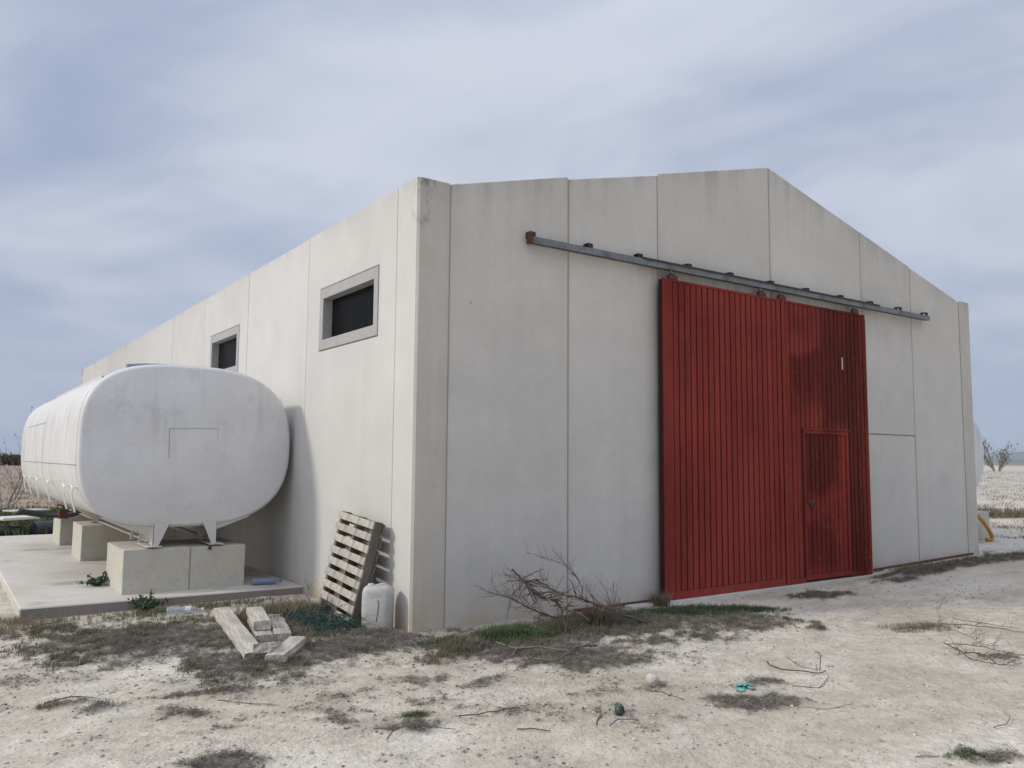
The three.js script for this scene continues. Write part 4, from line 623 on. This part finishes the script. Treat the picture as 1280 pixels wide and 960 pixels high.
branch('forked twig crossing the centre litter patch', [[[[-1.48, 0.02, 2.51], [-1.35, 0.035, 2.42], [-1.08, 0.025, 2.6]], 0.006, 0.003, 4, 0.1]], 29, BARK, TWIG, 'twig');
branch('bent dark twig on the left of the yard', [[[[-3.01, 0.02, 0.69], [-2.89, 0.03, 0.66], [-2.73, 0.02, 0.72]], 0.007, 0.004, 3, 0.1]], 30, BARK, TWIG, 'twig');
{ // bramble stems before the pallet
  branch('reddish dead stems straggling over the foot of the pallet', [[[[-0.50, 0.05, -0.35], [-0.56, 0.22, -0.5], [-0.62, 0.30, -0.85]], 0.006, 0.003, 8, 0.16], [[[-0.66, 0.02, -0.3], [-0.6, 0.2, -0.4], [-0.52, 0.26, -0.3]], 0.005, 0.002, 8, 0.15], [[[-0.72, 0.02, -0.6], [-0.68, 0.22, -0.75], [-0.6, 0.33, -1.0]], 0.005, 0.002, 10, 0.18]], 41, TWIG, TWIG, 'dead plant');
}

// ---------------------------------------------------------------- weeds, grass and litter
function bladeClump(seed, n, h, spread, lean, wid = 0.004) { const r = mulberry(seed), pos = [], idx = []; for (let i = 0; i < n; i++) { const a = r() * 6.283, d = Math.sqrt(r()) * spread, x = Math.cos(a) * d, z = Math.sin(a) * d, hh = h * (0.45 + 0.75 * r()), b = r() * 6.283, dx = Math.cos(b) * lean * hh * r(), dz = Math.sin(b) * lean * hh * r(), px = -Math.sin(b) * wid, pz = Math.cos(b) * wid, k = pos.length / 3; pos.push(x - px, -0.01, z - pz, x + px, -0.01, z + pz, x + dx * 0.35 - px * 0.8, hh * 0.55, z + dz * 0.35 - pz * 0.8, x + dx * 0.35 + px * 0.8, hh * 0.55, z + dz * 0.35 + pz * 0.8, x + dx, hh * (1 - 0.25 * lean * r()), z + dz); idx.push(k, k + 1, k + 2, k + 2, k + 1, k + 3, k + 2, k + 3, k + 4); } const g = new THREE.BufferGeometry(); g.setAttribute('position', new THREE.Float32BufferAttribute(pos, 3)); g.setIndex(idx); g.computeVertexNormals(); return g; }
function twigClump(seed, n, L, rad) { const r = mulberry(seed), out = []; for (let i = 0; i < n; i++) { const p = V((r() - 0.5) * L, r() * L * 0.22, (r() - 0.5) * L), d = V(r() - 0.5, (r() - 0.42) * 0.55, r() - 0.5).normalize(); out.push(tube([p, p.clone().addScaledVector(d, L * 0.25).add(V(0, (r() - 0.4) * 0.012, 0)), p.clone().addScaledVector(d, L * (0.4 + 0.3 * r()))], rad, rad * 0.5, 1, 3)); } return merge(out); }
function scatter(name, label, category, geo, m, list, tint, kind = 'stuff') {  // list of [x, y, z, scale, turn, yscale]
  const o = shade(new THREE.InstancedMesh(geo, m, list.length)); o.name = numbered(name); const M4 = new THREE.Matrix4(), q = new THREE.Quaternion(), e = new THREE.Euler(), c = new THREE.Color();
  list.forEach(([x, y, z, s, a, sy = 1], i) => { e.set(R(-0.1, 0.1), a, R(-0.1, 0.1)); q.setFromEuler(e); M4.compose(V(x, y, z), q, V(s, s * sy, s)); o.setMatrixAt(i, M4); tint(c, i); o.setColorAt(i, c); });
  scene.add(o); return tag(o, label, category, undefined, kind);
}
const blob = (list, n, cx, cz, rx, rz, turn, s0, s1, h = 1) => { for (let i = 0; i < n; i++) { const a = R(0, 6.283), d = Math.pow(rand(), 0.6), u = Math.cos(a) * d * rx, v = Math.sin(a) * d * rz, x = cx + u * Math.cos(turn) - v * Math.sin(turn), z = cz + u * Math.sin(turn) + v * Math.cos(turn); if (x > -0.01 && x < LEN && z < 0.012) continue; if (x > SLAB.x0 - 0.02 && x < 0.3 && z < SLAB.z1 + 0.03 && z > SLAB.z0) continue; list.push([x, gh(x, z) - 0.004, z, R(s0, s1) * (1.15 - 0.5 * d), R(0, 6.283), h]); } };
{ // green grass
  const L = []; blob(L, 520, 0.62, 0.72, 0.42, 0.30, 0.15, 0.6, 1.15); blob(L, 320, 0.9, 0.6, 0.8, 0.35, 0.1, 0.35, 0.8); blob(L, 110, 0.05, 0.62, 0.35, 0.2, 0.3, 0.35, 0.7); blob(L, 220, -1.6, -1.9, 1.3, 0.45, 0.0, 0.25, 0.55); blob(L, 180, 1.1, 0.75, 0.3, 0.2, 0.2, 0.45, 0.9); blob(L, 620, 3.1, 0.72, 0.78, 0.30, 0.30, 0.30, 0.85); blob(L, 330, 3.6, 0.98, 0.5, 0.16, 0.35, 0.25, 0.6); blob(L, 260, 2.2, 0.85, 0.6, 0.4, 0.2, 0.25, 0.6); blob(L, 300, 2.5, 0.45, 0.6, 0.25, 0.1, 0.3, 0.65); blob(L, 240, -0.62, -1.5, 0.45, 0.45, 0, 0.5, 1.0); blob(L, 160, -1.3, -2.35, 0.9, 0.18, 0, 0.4, 0.8); blob(L, 120, -0.95, -0.75, 0.5, 0.6, 0, 0.3, 0.7); blob(L, 60, 0.02, 0.55, 0.2, 0.15, 0, 0.4, 0.7); blob(L, 60, -1.12, 2.2, 0.1, 0.06, 0, 0.3, 0.5); blob(L, 70, 1.05, 4.5, 0.16, 0.08, 0.4, 0.25, 0.5);
  blob(L, 90, 9.3, 0.35, 1.2, 0.15, 0, 0.4, 0.8);
  scatter('green_grass', 'short green grass growing along the foot of the walls', 'grass', bladeClump(3, 14, 0.10, 0.05, 0.8, 0.0026), leafy('grass_green', 1, 1, 1), L, (c) => c.setRGB(R(0.045, 0.095), R(0.085, 0.145), R(0.022, 0.048)));
}
{ // dry grass and dead weeds
  const L = []; blob(L, 70, 1.64, 0.78, 0.14, 0.08, 0, 1.3, 2.2, 1.2); blob(L, 520, 1.5, 0.72, 1.2, 0.45, 0.1, 0.4, 0.95); blob(L, 200, 0.2, 0.75, 0.45, 0.35, 0.4, 0.35, 0.85); blob(L, 420, -0.62, -1.3, 0.55, 0.7, 0, 0.7, 1.5); blob(L, 300, -0.9, -0.5, 0.4, 0.6, 0.2, 0.6, 1.1); blob(L, 260, -1.6, -2.35, 1.4, 0.3, 0, 0.4, 0.9); blob(L, 260, -2.9, -2.5, 0.5, 0.5, 0, 0.5, 0.9); blob(L, 160, 2.9, 0.95, 0.9, 0.45, 0.3, 0.35, 0.7); blob(L, 30, 3.02, 0.2, 0.08, 0.06, 0, 1.2, 2.0); blob(L, 460, 8.6, 0.4, 1.9, 0.22, 0.03, 0.5, 1.0); blob(L, 200, 11, 0.5, 0.8, 0.2, 0.03, 0.5, 1.0); blob(L, 200, 4.3, 2.45, 0.45, 0.2, 0.4, 0.3, 0.7); blob(L, 100, 0.0, 0.9, 0.16, 0.16, 0, 0.8, 1.4);
  for (let i = 0; i < 2600; i++) { const x = R(15, 42), z = -4.2 + (x - 20) * 0.55 + R(-0.7, 0.7) * (0.6 + 0.3 * rand()); L.push([x, gh(x, z) - 0.01, z, R(1.2, 2.8), R(0, 6.28)]); }
  scatter('dry_grass', 'dry tan grass and dead weed stalks around the building', 'dry grass', bladeClump(4, 11, 0.11, 0.05, 1.1, 0.0024), leafy('grass_dry', 1, 1, 1), L, (c) => { const k = R(0.75, 1.2); const h = R(0, 1); c.setRGB(mix(0.27, 0.20, h) * k, mix(0.215, 0.18, h) * k, mix(0.14, 0.125, h) * k); });
}
{ // weeds far left, beyond the slab
  const L = []; for (let i = 0; i < 2600; i++) { const x = R(-9, 3), z = R(-19, -12); if (z > -13.5 && rand() < 0.5) continue; L.push([x, gh(x, z), z, R(1.0, 2.6), R(0, 6.28)]); }
  scatter('weeds', 'low dark green weeds in the field edge beyond the slab', 'weeds', bladeClump(5, 14, 0.12, 0.1, 1.3, 0.009), leafy('weed_green', 1, 1, 1), L, (c) => c.setRGB(R(0.05, 0.12), R(0.08, 0.14), R(0.02, 0.05)));
}
{ // grey dead weed litter
  const L = []; let tries = 0; while (L.length < 10500 && tries++ < 400000) { const z = R(-2.7, 5.2), x = R(-4.2, 11.8); if (x > -0.02 && z < 0.02) continue; const m = litter(x, z); if (rand() > m * m * 1.05 - 0.06) continue; L.push([x, gh(x, z), z, R(0.5, 1.15), R(0, 6.28), R(0.6, 1.2)]); }
  const W = []; for (let i = 0; i < 60000 && W.length < 2600; i++) { const z = R(-2.6, 3.4), x = R(-4.0, 4.2); if (x > -0.02 && z < 0.03) continue; const m = litter(x, z); if (m < 0.5 || z > 1.35 + 0.25 * x * (x > 0 ? 1 : 0) || rand() > sstep(-0.05, 0.35, fbm(x * 3 + 50, z * 3, 3))) continue; W.push([x, gh(x, z), z, R(0.3, 0.75), R(0, 6.28)]); }
  scatter('sparse_weeds', 'low olive weeds sprouting through the dead litter', 'weeds', bladeClump(31, 12, 0.075, 0.05, 1.2, 0.003), leafy('weed_olive', 1, 1, 1), W, (c) => { const k = R(0.7, 1.3), h = R(0, 1); c.setRGB(mix(0.10, 0.21, h) * k, mix(0.115, 0.175, h) * k, mix(0.05, 0.11, h) * k); });
  scatter('dead_litter', 'grey matted litter of dead weeds on the pale soil', 'plant litter', twigClump(8, 15, 0.075, 0.0013), std('litter', { color: lin(1, 1, 1), roughness: 0.97 }), L, (c) => { const k = R(0.65, 1.35); c.setRGB(0.205 * k, 0.182 * k, 0.152 * k); });
  const K = []; for (let i = 0; i < 600000 && K.length < 26000; i++) { const z = R(-2.7, 5.2), x = R(-4.2, 6.5); if (x > -0.02 && z < 0.02) continue; const m = litter(x, z); if (rand() > m * 0.95 + 0.001) continue; const q = 0.0025 + 0.008 * Math.pow(rand(), 3.5); K.push([x, gh(x, z) + q * 0.2, z, q, R(0, 6.28), R(0.5, 1.0)]); }
  { const g = new THREE.IcosahedronGeometry(1, 0), q = g.attributes.position; for (let i = 0; i < q.count; i++) { const n = 1 + 0.3 * noise2(q.getX(i) * 3 + 1, q.getY(i) * 3 + q.getZ(i) * 2); q.setXYZ(i, q.getX(i) * n * 1.3, q.getY(i) * n * 0.7, q.getZ(i) * n); } g.computeVertexNormals(); scatter('litter_crumbs', 'grey brown crumbs of dead plants and soil in the litter', 'crumbs', g, std('crumb', { color: lin(1, 1, 1), roughness: 0.97 }), K, (c) => { const k = R(0.55, 1.5); c.setRGB(0.19 * k, 0.168 * k, 0.138 * k); }); }
  const S = []; for (let i = 0; i < 3800; i++) { const z = R(-2.4, 5.3), x = R(-4.2, 6.5); if (x > -0.02 && z < 0.03) continue; S.push([x, gh(x, z), z, R(0.35, 1.2), R(0, 6.28), 0.5]); }
  scatter('straw', 'loose bits of straw and fine twigs strewn over the yard', 'straw', twigClump(9, 2, 0.08, 0.0014), std('straw', { color: lin(1, 1, 1), roughness: 0.97 }), S, (c) => { const k = R(0.6, 1.5); c.setRGB(0.24 * k, 0.20 * k, 0.15 * k); });
}
{ // pebbles and clods
  const g = new THREE.IcosahedronGeometry(1, 1), q = g.attributes.position; for (let i = 0; i < q.count; i++) { const n = 1 + 0.25 * noise2(q.getX(i) * 2 + 5, q.getY(i) * 2 + q.getZ(i) * 1.7); q.setXYZ(i, q.getX(i) * n, q.getY(i) * n * 0.7, q.getZ(i) * n); } g.computeVertexNormals();
  const L = []; for (let i = 0; i < 15000; i++) { const z = R(-2.4, 5.3), x = R(-4.2, 8); if (x > -0.02 && z < 0.03) continue; const s = 0.0035 + 0.013 * Math.pow(rand(), 5); L.push([x, gh(x, z) + s * 0.15, z, s, R(0, 6.28)]); }
  scatter('pebbles', 'small pale pebbles and clods scattered over the yard', 'pebbles', g, std('pebble', { color: lin(1, 1, 1), roughness: 0.95 }), L, (c) => { const k = R(0.55, 1.15); c.setRGB(0.50 * k, 0.46 * k, 0.40 * k); });
}
function weed(label, p, n, size, seed) {
  const t = thing('weed', label, 'weed', p), r = mulberry(seed), stems = [], leaves = [];
  for (let i = 0; i < n; i++) { const a = r() * 6.283, l = size * (0.5 + 0.6 * r()), e = 0.3 + 0.8 * r(), d = V(Math.cos(a), e, Math.sin(a)).normalize(), pts = [V(0, 0, 0), d.clone().multiplyScalar(l * 0.5), d.clone().multiplyScalar(l).add(V(0, -l * 0.15, 0))]; stems.push(tube(pts, 0.003, 0.0015, 2, 4)); for (let k = 0; k < 16; k++) { const f = 0.2 + 0.8 * r(), c = pts[0].clone().lerp(pts[2], f).add(V((r() - 0.5) * 0.04, (r() - 0.3) * 0.04, (r() - 0.5) * 0.04)), g = new THREE.CircleGeometry(0.011 + 0.012 * r(), 5).scale(0.6, 1.3, 1).rotateX(-1.2 + r()).rotateY(r() * 6.28).translate(c.x, Math.max(0.008, c.y), c.z); leaves.push(g); } }
  part('stems', stems, TWIG, t); part('leaves', leaves, leafy('weed_leaf', 0.045, 0.085, 0.03), t);
}
weed('low green weed growing on the slab beside the nearest plinth', [-2.05, SLAB.y, -3.95], 22, 0.20, 51);
weed('bushy green weed at the foot of the slab front edge', [-1.75, 0.0, -2.55], 34, 0.24, 52);

// ---------------------------------------------------------------- things beyond the slab at far left
{
  const b = thing('foam_board', 'white sheet lying on junk beyond the slab, lower and nearer', 'board', [-2.28, 0.36, -12.3], 0.35); part('sheet', box(0.7, 0.06, 0.5, 0, 0, 0, 0.02), std('white_foam', { color: lin(0.62, 0.61, 0.58), roughness: 0.8 }), b);
  const b2 = thing('foam_board', 'grey white sheet farther back on the junk beyond the slab', 'board', [-2.0, 0.43, -13.6], 0.5); part('sheet', box(0.8, 0.04, 0.45, 0, 0, 0, 0.02), std('grey_foam', { color: lin(0.45, 0.44, 0.42), roughness: 0.8 }), b2);
  const d = thing('drum', 'dark blue drum lying on its side beyond the slab', 'drum', [-1.7, 0.14, -12.2], 0.5); part('body', new THREE.LatheGeometry([[0, -0.4], [0.2, -0.4], [0.215, -0.38], [0.21, -0.13], [0.22, -0.11], [0.21, -0.09], [0.21, 0.11], [0.22, 0.13], [0.215, 0.38], [0.2, 0.4], [0, 0.4]].map(([x, y]) => new THREE.Vector2(x * 0.72, y * 0.8)), 24).rotateZ(Math.PI / 2), std('blue_plastic_drum', { color: lin(0.03, 0.035, 0.06), roughness: 0.5 }), d); part('lid', new THREE.CylinderGeometry(0.05, 0.05, 0.03, 12).rotateZ(Math.PI / 2).translate(-0.33, 0.06, 0), BLACKRUB, d);
  const tr = thing('tyre', 'old black tyre lying under the white sheets beyond the slab', 'tyre', [-2.45, 0.12, -12.4]); part('tread', new THREE.TorusGeometry(0.26, 0.09, 12, 32).rotateX(Math.PI / 2), BLACKRUB, tr); part('rim', new THREE.CylinderGeometry(0.17, 0.17, 0.07, 24), DARKSTEEL, tr);
}
{ // stubble and clods over the far fields
  const L = []; for (let i = 0; i < 2400; i++) { const far = Math.pow(rand(), 1.7), x = 14 + far * 120, z = -0.42 * (x - 14) * R(0.1, 1.5) + R(-5, 3); L.push([x, gh(x, z), z, R(0.5, 1.5) * (1 + far * 2.2), R(0, 6.28), 0.6]); }
  for (let i = 0; i < 4200; i++) { const z = -17 - 110 * Math.pow(rand(), 1.6), x = R(-1, 1) * 0.22 * (-z) - 3 + Math.max(0, (-z - 20) * 0.02); L.push([x, gh(x, z), z + R(-1.5, 1.5), R(0.8, 2.4), R(0, 6.28), 0.6]); }
  scatter('field_stubble', 'sparse stubble and clods over the bare fields behind', 'stubble', bladeClump(21, 9, 0.10, 0.16, 1.3, 0.008), leafy('stubble', 1, 1, 1), L, (c) => { const k = R(0.5, 1.3); c.setRGB(0.37 * k, 0.31 * k, 0.24 * k); });
}
// ---------------------------------------------------------------- shrubs and trees
function bareShrub(name, label, p, h, spread, n, seed, leafN, leafSize, leafM, bark, rad) {
  const t = thing(name, label, 'shrub', p), r = mulberry(seed), st = [], lf = [];
  const grow = (a, d, L, rr, lev) => { const pts = [a.clone()]; let q = a.clone(); for (let k = 0; k < 3; k++) { d.add(V((r() - 0.5) * 0.5, (r() - 0.35) * 0.35, (r() - 0.5) * 0.5)).normalize(); q = q.clone().addScaledVector(d, L / 3); pts.push(q); } st.push(tube(pts, rr, rr * 0.5, 2, 5)); if (lev > 0) for (let i = 0; i < 4; i++) grow(pts[1 + Math.floor(r() * 3)], d.clone().add(V(r() - 0.5, r() * 0.6 - 0.15, r() - 0.5).multiplyScalar(1.3)).normalize(), L * 0.58, rr * 0.5, lev - 1); else for (let i = 0; i < leafN; i++) { const c = pts[1 + Math.floor(r() * 3)]; lf.push(new THREE.CircleGeometry(leafSize * (0.5 + r()), 4).scale(0.5, 1.2, 1).rotateX(r() * 3).rotateY(r() * 6).translate(c.x + (r() - 0.5) * leafSize * 4, c.y + (r() - 0.5) * leafSize * 4, c.z + (r() - 0.5) * leafSize * 4)); } };
  for (let i = 0; i < n; i++) { const a = i / n * 6.283 + r(); grow(V(Math.cos(a) * 0.05 * h, -0.05, Math.sin(a) * 0.05 * h), V(Math.cos(a) * spread, 1, Math.sin(a) * spread).normalize(), h * (0.5 + 0.25 * r()), rad, 2); }
  part('branches', st, bark, t); if (lf.length) part('leaves', lf, leafM, t);
}
bareShrub('bare_shrub', 'nearly bare grey shrub at the far left edge in the field', [-2.0, 0, -20.5], 2.3, 0.55, 7, 61, 2, 0.022, leafy('shrub_leaf', 0.10, 0.105, 0.06), BARKGREY, 0.016);
bareShrub('open_tree', 'thin open tree on the skyline right of the warehouse', [139, -0.3, -58], 5.6, 0.8, 6, 62, 5, 0.15, leafy('olive_leaf', 0.13, 0.13, 0.07), BARKGREY, 0.09);
{ // hedge along the left skyline
  const r = mulberry(77), L = []; for (let i = 0; i < 5200; i++) { const x = R(-90, 60), h = 1.5 + 0.9 * fbm(x * 0.08, 3, 3); L.push([x, R(0, 1) * h, -140 + R(-2, 2), R(0.5, 1.0), R(0, 6.28)]); }
  scatter('hedge', 'dark brown green hedgerow along the left skyline', 'hedge', bladeClump(15, 14, 0.8, 0.5, 1.4, 0.12), leafy('hedge_leaf', 1, 1, 1), L, (c) => { const k = R(0.6, 1.3); c.setRGB(0.105 * k, 0.085 * k, 0.06 * k); });
}
renderer.render(scene, camera);
